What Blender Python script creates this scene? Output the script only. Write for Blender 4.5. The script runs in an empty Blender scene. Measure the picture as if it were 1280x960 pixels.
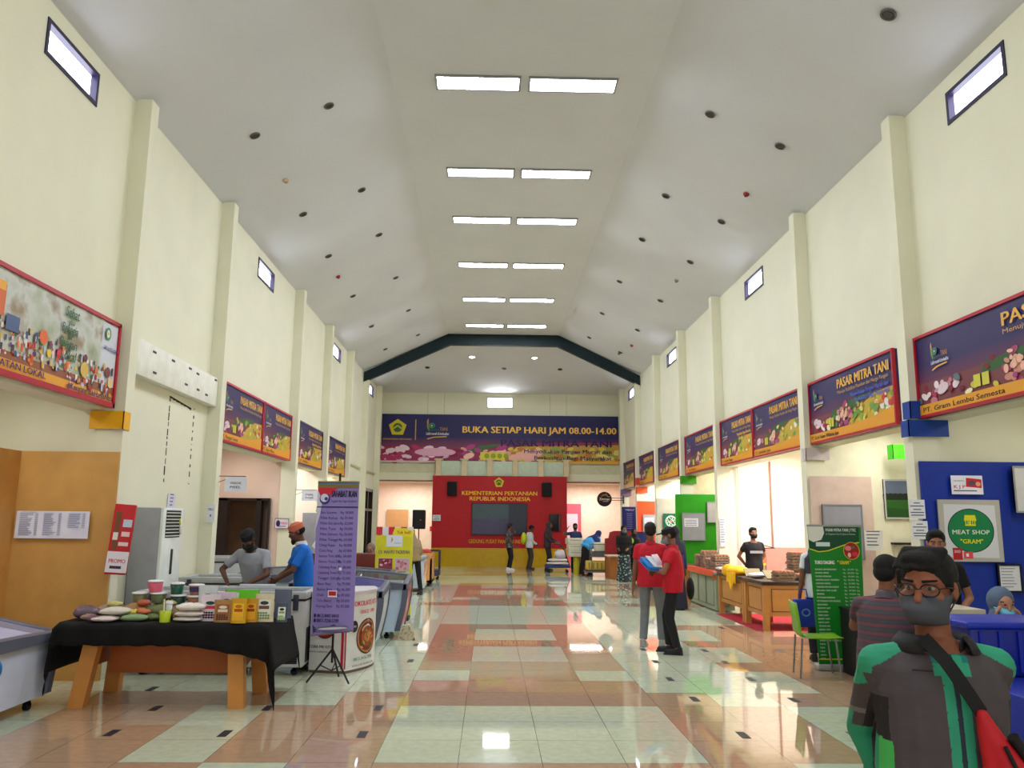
import bpy, bmesh, math, random
from mathutils import Vector, Matrix, Euler
random.seed(7)
PI = math.pi
scn = bpy.context.scene
COL = scn.collection

# ---------------------------------------------------------------- camera, world, exposure
def make_camera():
    f, yaw, pit, rol = 1008.47, .025286, .168075, -.009087
    c, s = math.cos(yaw), math.sin(yaw); cp, sp = math.cos(pit), math.sin(pit)
    cr, sr = math.cos(rol), math.sin(rol)
    r0 = Vector((c, -s, 0)); u0 = Vector((-s * sp, -c * sp, cp)); fw = Vector((s * cp, c * cp, sp))
    r = r0 * cr - u0 * sr; u = u0 * cr + r0 * sr
    cam = bpy.data.cameras.new('camera'); o = bpy.data.objects.new('camera', cam); COL.objects.link(o)
    m = Matrix((r, u, -fw)).transposed().to_4x4(); m.translation = Vector((0, 0, 1.7))
    o.matrix_world = m
    cam.sensor_fit = 'HORIZONTAL'; cam.sensor_width = 36; cam.lens = f / 1280 * 36; cam.clip_end = 200; cam.clip_start = .05
    scn.camera = o
make_camera()
vs = scn.view_settings
vs.view_transform = 'Standard'; vs.look = 'None'; vs.gamma = 1; vs.use_curve_mapping = False
vs.exposure = 0.22
LAMP = 50.0          # ceiling lamp panels
PANE = 7.0           # clerestory panes
w = bpy.data.worlds.new('world'); scn.world = w; w.use_nodes = True
w.node_tree.nodes['Background'].inputs[0].default_value = (.8, .9, 1, 1)
w.node_tree.nodes['Background'].inputs[1].default_value = .6
scn.cycles.use_denoising = True
scn.cycles.max_bounces = 8; scn.cycles.diffuse_bounces = 5; scn.cycles.glossy_bounces = 3
scn.cycles.transmission_bounces = 4; scn.cycles.transparent_max_bounces = 8
scn.cycles.caustics_reflective = False; scn.cycles.caustics_refractive = False
scn.cycles.sample_clamp_indirect = 6

def area(name, loc, rot, sx, sy, power, col=(1, 1, 1), spread=PI):
    l = bpy.data.lights.new(name, 'AREA'); l.shape = 'RECTANGLE'; l.size = sx; l.size_y = sy; l.energy = power; l.color = col
    l.spread = spread
    o = bpy.data.objects.new(name, l); COL.objects.link(o); o.location = loc; o.rotation_euler = rot
    return o
# added fill light, unseen behind the viewpoint, shining into the hall
area('front_fill_light', (.35, -2.8, 2.6), (PI / 2, 0, 0), 8.6, 4.2, 85, (1, .98, .92))
# added area lights without fittings, brightening the side stalls and the far-end alcove
STALL_LIGHTS = [  # x, y, z, size x, size y, watts
    (5.95, 7.6, 3.15, .3, 1.2, 15), (5.9, 11.2, 3.15, .3, 1.2, 26), (5.95, 14.8, 3.15, .5, 3.2, 165),
    (5.9, 19.3, 3.15, .3, 1.2, 36), (5.9, 22.4, 3.15, .4, 1.8, 90), (5.9, 25.6, 3.15, .4, 1.6, 80), (5.9, 29, 3.15, .3, 1.2, 36),
    (-5.1, 7.6, 3.15, .3, 1.2, 16), (-5.1, 15.8, 3.15, .3, 1.2, 24), (-5.1, 19.2, 3.15, .3, 1.6, 42), (-5.1, 22.3, 3.15, .3, 1.2, 60),
    (-3.2, 32.7, 3.15, 1.6, .5, 62), (4.0, 32.7, 3.15, 1.6, .5, 70)]
for i, (x, y, z, sx, sy, p) in enumerate(STALL_LIGHTS):
    area('stall_fill_light', (x, y, z), (0, 0, 0), sx, sy, p, (1, .95, .9))

# the ridge lamps go on above and behind the viewpoint
for y in (7.5, 4.4, 1.3):
    for x in (-.25, 1.1): area('ridge_lamp_light', (x, y, 7.9), (0, 0, 0), 1.17, .32, 42, (.93, .95, 1))

# ---------------------------------------------------------------- materials
def lin(c):
    return tuple(((v / 255) / 12.92 if v / 255 <= .04045 else ((v / 255 + .055) / 1.055) ** 2.4) for v in c)
MATS = {}
def M(col, rough=.6, metal=0., emit=0., var=.06, scale=6., bump=0., alpha=1., name=None, coat=0., spec=.35):
    key = (tuple(col), rough, metal, emit, var, scale, bump, alpha, coat, spec)
    if key in MATS: return MATS[key]
    m = bpy.data.materials.new(name or 'surface'); m.use_nodes = True
    nt = m.node_tree; b = nt.nodes['Principled BSDF']; c = lin(col)
    b.inputs['Roughness'].default_value = rough; b.inputs['Metallic'].default_value = metal
    b.inputs['Specular IOR Level'].default_value = spec
    if coat: b.inputs['Coat Weight'].default_value = coat; b.inputs['Coat Roughness'].default_value = .1
    b.inputs['Base Color'].default_value = (*c, 1)
    if var > 0:
        tc = nt.nodes.new('ShaderNodeTexCoord'); n = nt.nodes.new('ShaderNodeTexNoise'); n.inputs['Scale'].default_value = scale
        n.inputs['Detail'].default_value = 3
        r = nt.nodes.new('ShaderNodeValToRGB')
        r.color_ramp.elements[0].position = .3; r.color_ramp.elements[1].position = .7
        r.color_ramp.elements[0].color = (*[v * (1 - var) for v in c], 1)
        r.color_ramp.elements[1].color = (*[min(1, v * (1 + var)) for v in c], 1)
        nt.links.new(tc.outputs['Object'], n.inputs['Vector']); nt.links.new(n.outputs['Fac'], r.inputs[0])
        nt.links.new(r.outputs[0], b.inputs['Base Color'])
        if bump:
            n2 = nt.nodes.new('ShaderNodeTexNoise'); n2.inputs['Scale'].default_value = scale * 4
            nt.links.new(tc.outputs['Object'], n2.inputs['Vector'])
            bp = nt.nodes.new('ShaderNodeBump'); bp.inputs['Strength'].default_value = bump; bp.inputs['Distance'].default_value = .01
            nt.links.new(n2.outputs['Fac'], bp.inputs['Height']); nt.links.new(bp.outputs[0], b.inputs['Normal'])
    if emit:
        b.inputs['Emission Color'].default_value = (*c, 1); b.inputs['Emission Strength'].default_value = emit
    if alpha < 1: b.inputs['Alpha'].default_value = alpha
    MATS[key] = m
    return m
def glass(col=(235, 240, 245), alpha=.25, rough=.05):
    return M(col, rough, 0, 0, 0, alpha=alpha, name='glass')
def pattern(cols, scale=20, kind='voronoi', rough=.7, name='pattern'):
    key = ('pat', tuple(cols), scale, kind, rough)
    if key in MATS: return MATS[key]
    m = bpy.data.materials.new(name); m.use_nodes = True; nt = m.node_tree; b = nt.nodes['Principled BSDF']
    b.inputs['Roughness'].default_value = rough
    tc = nt.nodes.new('ShaderNodeTexCoord')
    if kind == 'voronoi':
        t = nt.nodes.new('ShaderNodeTexVoronoi'); t.inputs['Scale'].default_value = scale
        sep = nt.nodes.new('ShaderNodeSeparateColor'); nt.links.new(t.outputs['Color'], sep.inputs[0]); src = sep.outputs[0]
    elif kind == 'noise':
        t = nt.nodes.new('ShaderNodeTexNoise'); t.inputs['Scale'].default_value = scale; t.inputs['Detail'].default_value = 6
        mr = nt.nodes.new('ShaderNodeMapRange'); mr.inputs[1].default_value = .3; mr.inputs[2].default_value = .7
        nt.links.new(t.outputs['Fac'], mr.inputs[0]); src = mr.outputs[0]
    else:   # horizontal stripes
        t = nt.nodes.new('ShaderNodeTexWave'); t.bands_direction = 'Z'; t.inputs['Scale'].default_value = scale; src = t.outputs['Fac']
    nt.links.new(tc.outputs['Object'], t.inputs['Vector'])
    r = nt.nodes.new('ShaderNodeValToRGB'); cr = r.color_ramp; cr.interpolation = 'CONSTANT' if kind == 'voronoi' else 'LINEAR'
    n = len(cols)
    for i, c in enumerate(cols):
        e = cr.elements[i] if i < 2 else cr.elements.new(1)
        e.position = i / n if kind == 'voronoi' else (i / (n - 1)) ; e.color = (*lin(c), 1)
    nt.links.new(src, r.inputs[0]); nt.links.new(r.outputs[0], b.inputs['Base Color'])
    MATS[key] = m
    return m
def fade(cbot, ctop, z0, z1, rough=.5):
    "printed vinyl whose ink fades from one colour to another over its height (object z)"
    m = bpy.data.materials.new('banner_vinyl'); m.use_nodes = True; nt = m.node_tree; b = nt.nodes['Principled BSDF']
    b.inputs['Roughness'].default_value = rough
    tc = nt.nodes.new('ShaderNodeTexCoord'); s = nt.nodes.new('ShaderNodeSeparateXYZ'); mr = nt.nodes.new('ShaderNodeMapRange')
    mr.inputs[1].default_value = z0; mr.inputs[2].default_value = z1
    r = nt.nodes.new('ShaderNodeValToRGB'); r.color_ramp.elements[0].color = (*lin(cbot), 1); r.color_ramp.elements[1].color = (*lin(ctop), 1)
    nt.links.new(tc.outputs['Object'], s.inputs[0]); nt.links.new(s.outputs[2], mr.inputs[0]); nt.links.new(mr.outputs[0], r.inputs[0])
    nt.links.new(r.outputs[0], b.inputs['Base Color'])
    return m

# ---------------------------------------------------------------- mesh helpers
class MB:
    def __init__(s): s.v = []; s.f = []; s.m = []; s.sm = []; s.mats = []
    def mi(s, mat):
        if mat is None: return -1
        if mat not in s.mats: s.mats.append(mat)
        return s.mats.index(mat)
    def add(s, vs_, fs, mat=None, smooth=False, T=None):
        b = len(s.v); k = s.mi(mat)
        for p in vs_:
            p = Vector(p)
            if T is not None: p = T @ p
            s.v.append(p)
        for f in fs: s.f.append([b + i for i in f]); s.m.append(k); s.sm.append(smooth)
        return s
    def box(s, c, d, mat=None, rot=None, bev=0., T=None):
        x, y, z = d[0] / 2, d[1] / 2, d[2] / 2
        R = Matrix.Translation(Vector(c)) @ (Euler(rot).to_matrix().to_4x4() if rot else Matrix.Identity(4))
        if T is not None: R = T @ R
        if bev <= 0:
            V = [(-x, -y, -z), (x, -y, -z), (x, y, -z), (-x, y, -z), (-x, -y, z), (x, -y, z), (x, y, z), (-x, y, z)]
            F = [(0, 3, 2, 1), (4, 5, 6, 7), (0, 1, 5, 4), (1, 2, 6, 5), (2, 3, 7, 6), (3, 0, 4, 7)]
            return s.add(V, F, mat, False, R)
        bm = bmesh.new(); bmesh.ops.create_cube(bm, size=1)
        for v in bm.verts: v.co = Vector((v.co.x * 2 * x, v.co.y * 2 * y, v.co.z * 2 * z))
        bmesh.ops.bevel(bm, geom=bm.edges[:], offset=min(bev, x * .95, y * .95, z * .95), segments=2, affect='EDGES', profile=.5)
        bm.verts.index_update()
        s.add([v.co for v in bm.verts], [[v.index for v in f.verts] for f in bm.faces], mat, True, R); bm.free()
        return s
    def b2(s, a, b, mat=None, bev=0., T=None):
        return s.box([(a[i] + b[i]) / 2 for i in range(3)], [abs(b[i] - a[i]) for i in range(3)], mat, None, bev, T)
    def cyl(s, p, q, r0, r1=None, n=12, mat=None, cap=True, T=None, smooth=True):
        r1 = r0 if r1 is None else r1
        p, q = Vector(p), Vector(q); d = (q - p).normalized()
        a = d.orthogonal().normalized(); b = d.cross(a)
        V = []
        for c, r in ((p, r0), (q, r1)):
            for i in range(n):
                t = 2 * PI * i / n; V.append(c + a * (r * math.cos(t)) + b * (r * math.sin(t)))
        F = [(i, (i + 1) % n, n + (i + 1) % n, n + i) for i in range(n)]
        s.add(V, F, mat, smooth, T)
        if cap: s.add(V, [list(range(n))[::-1], list(range(n, 2 * n))], mat, False, T)
        return s
    def ell(s, c, r, mat=None, nu=16, nv=10, T=None, rot=None):
        R = Euler(rot).to_matrix() if rot else Matrix.Identity(3)
        if isinstance(r, (int, float)): r = (r, r, r)
        c = Vector(c); V = [c + R @ Vector((0, 0, r[2]))]
        for j in range(1, nv):
            ph = PI * j / nv
            for i in range(nu):
                th = 2 * PI * i / nu
                V.append(c + R @ Vector((r[0] * math.sin(ph) * math.cos(th), r[1] * math.sin(ph) * math.sin(th), r[2] * math.cos(ph))))
        V.append(c + R @ Vector((0, 0, -r[2]))); L = len(V) - 1
        F = [(0, 1 + i, 1 + (i + 1) % nu) for i in range(nu)]
        for j in range(nv - 2):
            for i in range(nu):
                a = 1 + j * nu + i; b = 1 + j * nu + (i + 1) % nu
                F.append((a, a + nu, b + nu, b))
        a0 = 1 + (nv - 2) * nu
        F += [(L, a0 + (i + 1) % nu, a0 + i) for i in range(nu)]
        return s.add(V, F, mat, True, T)
    def cap(s, p, q, r0, r1=None, mat=None, n=14, T=None):
        r1 = r0 if r1 is None else r1
        s.cyl(p, q, r0, r1, n, mat, True, T); s.ell(p, r0, mat, n, 8, T); s.ell(q, r1, mat, n, 8, T); return s
    def tube(s, pts, r, n=8, mat=None, T=None):
        for a, b in zip(pts[:-1], pts[1:]): s.cyl(a, b, r, r, n, mat, True, T)
        for p in pts[1:-1]: s.ell(p, r, mat, n, 6, T)
        return s
    def loft(s, rings, mat=None, smooth=True, close=True, T=None):
        n = len(rings[0]); V = [p for r in rings for p in r]
        F = []
        for j in range(len(rings) - 1):
            for i in range(n):
                F.append((j * n + i, j * n + (i + 1) % n, (j + 1) * n + (i + 1) % n, (j + 1) * n + i))
        s.add(V, F, mat, smooth, T)
        if close: s.add(list(rings[0]) + list(rings[-1]), [list(range(n))[::-1], list(range(n, 2 * n))], mat, False, T)
        return s
    def lathe(s, prof, c=(0, 0, 0), n=20, mat=None, T=None):
        c = Vector(c)
        rings = [[c + Vector((r * math.cos(2 * PI * i / n), r * math.sin(2 * PI * i / n), z)) for i in range(n)] for r, z in prof]
        return s.loft(rings, mat, True, True, T)
    def prism(s, poly, a, b, mat=None, T=None, smooth=False):
        "poly: list of 3D points, extruded by vector b-a"
        d = Vector(b) - Vector(a); n = len(poly); V = [Vector(p) for p in poly] + [Vector(p) + d for p in poly]
        F = [list(range(n))[::-1], list(range(n, 2 * n))] + [(i, (i + 1) % n, n + (i + 1) % n, n + i) for i in range(n)]
        return s.add(V, F, mat, smooth, T)
    def quad(s, pts, mat=None, T=None): return s.add(pts, [list(range(len(pts)))], mat, False, T)
    def build(s, name, mat=None, parent=None, **kw):
        me = bpy.data.meshes.new(name); me.from_pydata([tuple(v) for v in s.v], [], s.f)
        mats = list(s.mats)
        if -1 in s.m or not mats:
            mats.append(mat or M((200, 200, 200))); s.m = [len(mats) - 1 if q < 0 else q for q in s.m]
        for m in mats: me.materials.append(m)
        me.polygons.foreach_set('material_index', s.m); me.polygons.foreach_set('use_smooth', s.sm); me.update()
        o = bpy.data.objects.new(name, me); COL.objects.link(o)
        if parent is not None: o.parent = parent
        for k, v in kw.items():
            if v is not None: o[k] = v
        return o
def thing(name, label, cat, loc=(0, 0, 0), rz=0., group=None):
    o = bpy.data.objects.new(name, None); COL.objects.link(o); o.empty_display_size = .1
    o.location = loc; o.rotation_euler = (0, 0, rz); o['label'] = label; o['category'] = cat
    if group: o['group'] = group
    return o
def tagged(o, label, cat, group=None):
    o['label'] = label; o['category'] = cat
    if group: o['group'] = group
    return o
ORD = ('first', 'second', 'third', 'fourth', 'fifth', 'sixth', 'seventh', 'eighth', 'ninth')
def struct(o): o['kind'] = 'structure'; return o
def copy_tree(o, parent=None, loc=None, rz=None, label=None):
    c = o.copy(); COL.objects.link(c)
    if parent is not None: c.parent = parent
    if loc is not None: c.location = loc
    if rz is not None: c.rotation_euler = (0, 0, rz)
    if label: c['label'] = label
    for ch in list(o.children): copy_tree(ch, c)
    return c

TXT = {}
def textmesh(s_, bold=0.0):
    k = (s_, bold)
    if k in TXT: return TXT[k]
    cu = bpy.data.curves.new('t', 'FONT'); cu.body = s_; cu.size = 1; cu.resolution_u = 2; cu.offset = bold; cu.align_x = 'LEFT'
    ob = bpy.data.objects.new('t', cu); me = bpy.data.meshes.new_from_object(ob)
    V = [(v.co.x, v.co.y) for v in me.vertices]; F = [list(p.vertices) for p in me.polygons]
    bpy.data.objects.remove(ob); bpy.data.meshes.remove(me); bpy.data.curves.remove(cu)
    if not V: V = [(0, 0), (.01, 0), (0, .01)]; F = [[0, 1, 2]]
    x0 = min(p[0] for p in V); x1 = max(p[0] for p in V)
    TXT[k] = ([(p[0] - x0, p[1]) for p in V], F, x1 - x0)
    return TXT[k]
class Print:
    "flat print lying on a sign: u to the right, v up, in metres, seen along -N"
    def __init__(s, O, U, V, step=.0006):
        s.O = Vector(O); s.U = Vector(U).normalized(); s.V = Vector(V).normalized(); s.N = s.U.cross(s.V)
        s.mb = MB(); s.k = step; s.step = step
    def P(s, u, v): return s.O + s.U * u + s.V * v + s.N * s.k
    def poly(s, pts, col, **kw):
        mat = col if not isinstance(col, tuple) else M(col, kw.get('rough', .5), 0, 0, 0, name='ink')
        s.mb.add([s.P(*p) for p in pts], [list(range(len(pts)))], mat); s.k += s.step * .25; return s
    def rect(s, u0, v0, u1, v1, col, **kw): return s.poly([(u0, v0), (u1, v0), (u1, v1), (u0, v1)], col, **kw)
    def ell(s, u, v, a, b, col, n=20, rot=0, **kw):
        c, d = math.cos(rot), math.sin(rot)
        return s.poly([(u + a * math.cos(t) * c - b * math.sin(t) * d, v + a * math.cos(t) * d + b * math.sin(t) * c)
                       for t in [2 * PI * i / n for i in range(n)]], col, **kw)
    def line(s, pts, w_, col):
        for (a, b), (c, d) in zip(pts[:-1], pts[1:]):
            L = math.hypot(c - a, d - b) or 1; nx, ny = -(d - b) / L * w_ / 2, (c - a) / L * w_ / 2
            s.poly([(a + nx, b + ny), (a - nx, b - ny), (c - nx, d - ny), (c + nx, d + ny)], col)
        return s
    def text(s, t, u, v, size, col, width=None, align='l', bold=.0, shear=0.):
        V, F, W = textmesh(t, 0.0); k = size
        sx = k if width is None else width / W
        w_ = W * sx; off = 0 if align == 'l' else (-w_ / 2 if align == 'c' else -w_)
        mat = M(col, .5, 0, 0, 0, name='ink')
        for e in ((0,) if bold <= 0 else (-1, 0, 1)):      # heavier strokes: the glyphs overprinted side by side
            s.mb.add([s.P(u + off + p[0] * sx + e * bold * size + p[1] * k * shear, v + p[1] * k + abs(e) * bold * size * .3) for p in V], F, mat); s.k += s.step * .05
        s.k += s.step * .25; return s
    def lines(s, rows, u, v, dv, size, col, width=None):
        for i, r in enumerate(rows): s.text(r, u, v - i * dv, size, col, width)
        return s
    def build(s, name, parent, **kw): return s.mb.build(name, None, parent, **kw)
# ---------------------------------------------------------------- the hall
XL, XR, EV, FL = -4.31, 5.02, 6.62, 7.94
PY = [9.09, 12.26, 17.17, 20.4, 23.6, 26.75, 29.95]
CREAM = M((226, 225, 200), .75, 0, 0, .03, 1.5, .05, name='cream_wall_paint')
CEIL = M((212, 215, 219), .85, 0, 0, .035, .7, name='ceiling_paint')
DARK = M((28, 26, 40), .5, name='dark_frame')
PINKW = M((216, 190, 176), .75, 0, 0, .03, 2, name='pink_wall_paint')
PALEW = M((232, 222, 208), .75, 0, 0, .03, 2, name='pale_wall_paint')

# floor tiles: one mesh, a face per tile
def tile_mat(col, name):
    m = M(col, .07, 0, 0, .0, 1, name=name); m = m.copy(); nt = m.node_tree; b = nt.nodes['Principled BSDF']
    b.inputs['Specular IOR Level'].default_value = .5; b.inputs['IOR'].default_value = 1.85; b.inputs['Roughness'].default_value = .03
    tc = nt.nodes.new('ShaderNodeTexCoord'); sp_ = nt.nodes.new('ShaderNodeSeparateXYZ'); nt.links.new(tc.outputs['Object'], sp_.inputs[0])
    ds = []
    for ax, off in ((0, -.205), (1, 6.115)):
        a = nt.nodes.new('ShaderNodeMath'); a.operation = 'SUBTRACT'; a.inputs[1].default_value = off; nt.links.new(sp_.outputs[ax], a.inputs[0])
        p = nt.nodes.new('ShaderNodeMath'); p.operation = 'PINGPONG'; p.inputs[1].default_value = .3; nt.links.new(a.outputs[0], p.inputs[0])
        ds.append(p)
    mn = nt.nodes.new('ShaderNodeMath'); mn.operation = 'MINIMUM'; nt.links.new(ds[0].outputs[0], mn.inputs[0]); nt.links.new(ds[1].outputs[0], mn.inputs[1])
    lt = nt.nodes.new('ShaderNodeMath'); lt.operation = 'LESS_THAN'; lt.inputs[1].default_value = .0022; nt.links.new(mn.outputs[0], lt.inputs[0])
    n = nt.nodes.new('ShaderNodeTexNoise'); n.inputs['Scale'].default_value = 14; n.inputs['Detail'].default_value = 5; nt.links.new(tc.outputs['Object'], n.inputs['Vector'])
    c = lin(col); r = nt.nodes.new('ShaderNodeValToRGB'); r.color_ramp.elements[0].position = .35; r.color_ramp.elements[1].position = .65
    r.color_ramp.elements[0].color = (*[v * .93 for v in c], 1); r.color_ramp.elements[1].color = (*[min(1, v * 1.06) for v in c], 1)
    nt.links.new(n.outputs['Fac'], r.inputs[0])
    mx = nt.nodes.new('ShaderNodeMixRGB'); mx.inputs[2].default_value = (.09, .07, .055, 1)
    nt.links.new(lt.outputs[0], mx.inputs[0]); nt.links.new(r.outputs[0], mx.inputs[1]); nt.links.new(mx.outputs[0], b.inputs['Base Color'])
    return m
TW = tile_mat((196, 204, 178), 'pale_polished_tile'); TB = tile_mat((178, 148, 120), 'tan_polished_tile')
def tile_white(k, j):
    j = j if j > -3 else -3 - (j % 2)
    if j > 2: jj = (j - 3) % 15 + 3
    elif j >= 0: jj = j
    else: jj = -1
    c = 1 - k if k < 1 else k          # mirrored about the centre line between tiles 0 and 1
    q = min(abs(k - .5), 99)           # .5,1.5 centre four; 2.5 = next
    if jj == -1: return k in (-3,) or k == 4 or k <= -7 or k >= 7
    if jj <= 2: return -1 <= k <= 2 or k == -4 or k == 5 or k <= -7 or k >= 9
    if jj == 3: return k in (-3, 4, -7, 8)
    if -1 <= k <= 2:
        if jj == 4 or jj == 6 or jj == 9 or jj == 12: return False
        if jj == 5: return k in (-1, 2)
        if jj in (7, 8, 10, 11): return k in (0, 1)
        return True
    if jj in (6, 9, 12) and k >= 5: return False
    if jj in (4, 5, 7, 8, 10, 11) and k >= 6: return False
    if k <= -4 and jj in (6, 7, 9): return False
    return True
fl = MB()
for k in range(-16, 19):
    for j in range(-17, 50):
        x, y = -.205 + .6 * k, 6.115 + .6 * j
        fl.quad([(x, y, 0), (x + .6, y, 0), (x + .6, y + .6, 0), (x, y + .6, 0)], TW if tile_white(k, j) else TB)
struct(fl.build('floor'))

# ceiling: flat centre, two slopes, hipped end beyond the beam
c = MB()
Y0, YB, YE = -3.2, 26.9, 31.5
c.quad([(-1.5, Y0, FL), (-1.5, YB, FL), (2.25, YB, FL), (2.25, Y0, FL)])
c.quad([(XL - .02, Y0, EV), (XL - .02, YB, EV), (-1.5, YB, FL), (-1.5, Y0, FL)])
c.quad([(2.25, Y0, FL), (2.25, YB, FL), (XR + .02, YB, EV), (XR + .02, Y0, EV)])
hz = 7.68
c.quad([(-1.95, YB, hz), (XL, YE, EV), (XR, YE, EV), (2.7, YB, hz)])
c.quad([(XL, YB, EV), (XL, YE, EV), (-1.95, YB, hz)]); c.quad([(XR, YB, EV), (2.7, YB, hz), (XR, YE, EV)])
c.quad([(XL, YB, EV), (-1.95, YB, hz), (2.7, YB, hz), (XR, YB, EV), (2.25, YB, FL), (-1.5, YB, FL)])
struct(c.build('ceiling', CEIL))
# roof light hatch lids etc. are part of the lamps

WIN = [(7.17, 8.2), (14.33, 15.42), (21.4, 22.6), (28.0, 29.15)]
def upper_wall(side, x, sgn):
    b = MB(); t = .3 * sgn
    ys = [Y0] + [v for a in WIN for v in a] + [YE]
    for i in range(0, len(ys) - 1):
        if i % 2 == 0: b.b2((x, ys[i], 2.88), (x + t, ys[i + 1], EV), CREAM)
        else:
            b.b2((x, ys[i], 2.88), (x + t, ys[i + 1], 6.06), CREAM); b.b2((x, ys[i], 6.44), (x + t, ys[i + 1], EV), CREAM)
    if sgn < 0:   # closed bays on this side
        b.b2((x, PY[0] + .1, 0), (x - .15, PY[1] + .05, 2.88), CREAM)
        b.b2((x, PY[4] + .1, 0), (x - .15, 27.6, 2.88), CREAM); b.b2((x, 27.6, 2.78), (x - .15, 29.8, 2.88), CREAM); b.b2((x, 29.8, 0), (x - .15, YE, 2.88), CREAM)
    b.b2((x, Y0, 0), (x + .15 * sgn, 2.2, 2.88), CREAM)
    struct(b.build('wall_' + side))
upper_wall('left', XL, -1); upper_wall('right', XR, 1)
n = 0
for sgn, x in ((-1, XL), (1, XR)):
    for a, b_ in WIN:
        n += 1
        f = MB(); xo = x + .03 * sgn; xi = x - .012 * sgn
        zz = (6.06, 6.44); w_ = .045
        f.b2((xi, a, zz[0]), (x + .2 * sgn, a + w_, zz[1])); f.b2((xi, b_ - w_, zz[0]), (x + .2 * sgn, b_, zz[1]))
        f.b2((xi, a + w_, zz[0]), (x + .2 * sgn, b_ - w_, zz[0] + w_)); f.b2((xi, a + w_, zz[1] - w_), (x + .2 * sgn, b_ - w_, zz[1]))
        o = struct(f.build('window_%d' % n, M((34, 26, 62), .4, name='purple_frame')))
        p = MB(); p.b2((x + .06 * sgn, a + w_, zz[0] + w_), (x + .07 * sgn, b_ - w_, zz[1] - w_))
        p.build('pane', M((238, 240, 255), .3, 0, PANE, 0, name='daylit_glass'), o)
# back wall with its small window above the banner
b = MB(); YW = 31.42
for x0, x1, z0, z1 in ((XL, XR, 3.25, 6.06), (XL, -.18, 6.06, 6.5), (.84, XR, 6.06, 6.5), (XL, XR, 6.5, 6.75), (-2.12, 2.88, 0, 3.25)):
    b.b2((x0, YW, z0), (x1, YW + .25, z1), CREAM)
struct(b.build('wall_back'))
f = MB()
for a, c_ in (((-.18, YW - .02, 6.06), (-.14, YW + .15, 6.5)), ((.8, YW - .02, 6.06), (.84, YW + .15, 6.5)), ((-.14, YW - .02, 6.06), (.8, YW + .15, 6.1)), ((-.14, YW - .02, 6.46), (.8, YW + .15, 6.5))): f.b2(a, c_)
o = struct(f.build('window_9', M((190, 190, 185), .5)))
p = MB(); p.b2((-.14, YW + .1, 6.1), (.8, YW + .11, 6.46)); p.build('pane', M((250, 250, 255), .3, 0, 28, 0, name='daylit_glass'), o)
# seams in the back wall
t = MB()
for x in (-2.5, -1.85, 2.3, 2.95): t.b2((x - .012, YW - .006, 5.8), (x + .012, YW, 6.62))
struct(t.build('trim_seams', M((196, 194, 160), .8)))
# unseen front wall (behind the viewpoint), open around the added fill light
b = MB(); b.b2((XL, Y0 - .2, 4.8), (XR, Y0, FL + .1)); b.b2((XL, Y0 - .2, 0), (-3.9, Y0, 4.8)); b.b2((4.6, Y0 - .2, 0), (XR, Y0, 4.8))
struct(b.build('wall_front', CREAM))

# pillars, each a rib of wall
for i, y in enumerate(PY):
    for sgn, x in ((1, XL), (-1, XR)):
        q = MB(); q.b2((x - .1 * sgn, y, 0), (x + .196 * sgn, y + .2, EV + .03), CREAM)
        o = struct(q.build('trim_pillar_%s_%d' % ('left' if sgn > 0 else 'right', i + 1)))
# partitions, stall rooms
def stall(sgn, x, i0, y0, y1, xo, wallm, partm, part=True):
    b = MB()
    b.b2((xo, y0, 0), (xo + .1 * sgn, y1, 3.3), wallm)
    if part: b.b2((x, y1 - .02, 0), (xo, y1 + .12, 3.3), partm)
    b.b2((x + .3 * sgn, y0, 3.3), (xo + .1 * sgn, y1, 3.4), PALEW)
    nm = 'wall_stall_%s_%d' % ('left' if sgn < 0 else 'right', i0)
    return struct(b.build(nm))
xo_r = [6.75, 6.75, 6.95, 6.8, 6.8, 6.8, 6.8]
ys = [2.2] + PY
for i in range(7):
    pm = [CREAM, M((226, 224, 200), .7), PALEW, M((224, 214, 176), .7), PALEW, PALEW, M((196, 170, 150), .7)][i]
    stall(1, XR, i + 1, ys[i] + .1, ys[i + 1] + .05, xo_r[i], pm, pm)
for i in range(5):
    if i == 1: continue
    pm = [CREAM, None, PINKW, PALEW, PALEW][i]
    if i == 2:
        b = MB(); xo = -6.3; y0, y1 = ys[2] + .1, ys[3] + .05
        b.b2((xo, y0, 0), (xo - .1, y1, 3.3), PINKW)
        for x0, x1, z0, z1 in ((XL, -4.6, 0, 3.3), (-4.6, -5.68, 2.12, 3.3), (-5.68, xo, 0, 3.3)): b.b2((x0, y1 - .02, z0), (x1, y1 + .12, z1), PINKW)
        b.b2((XL - .3, y0, 3.3), (xo - .1, y1, 3.4), PALEW); b.b2((-4.5, y1 + 1.2, 0), (-6.4, y1 + 1.3, 2.3), M((120, 92, 74), .8))
        b.b2((-4.5, y1 + .12, 2.2), (-6.4, y1 + 1.3, 2.3), M((120, 92, 74), .8))
        struct(b.build('wall_stall_left_3'))
    else: stall(-1, XL, i + 1, ys[i] + .1, ys[i + 1] + .05, -6.3, pm, pm)
# doorway posts in the third left bay
d = MB()
for x0, x1 in ((-5.66, -5.46), (-4.86, -4.76), (-4.62, -4.59)): d.b2((x0, 17.1, 0), (x1, 17.3, 2.12))
d.b2((-5.66, 17.1, 2.07), (-4.6, 17.3, 2.12)); d.b2((-4.76, 17.28, 0), (-4.6, 17.31, 2.1), M((96, 76, 70), .6))
struct(d.build('door_1', M((34, 22, 18), .4)))
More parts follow.
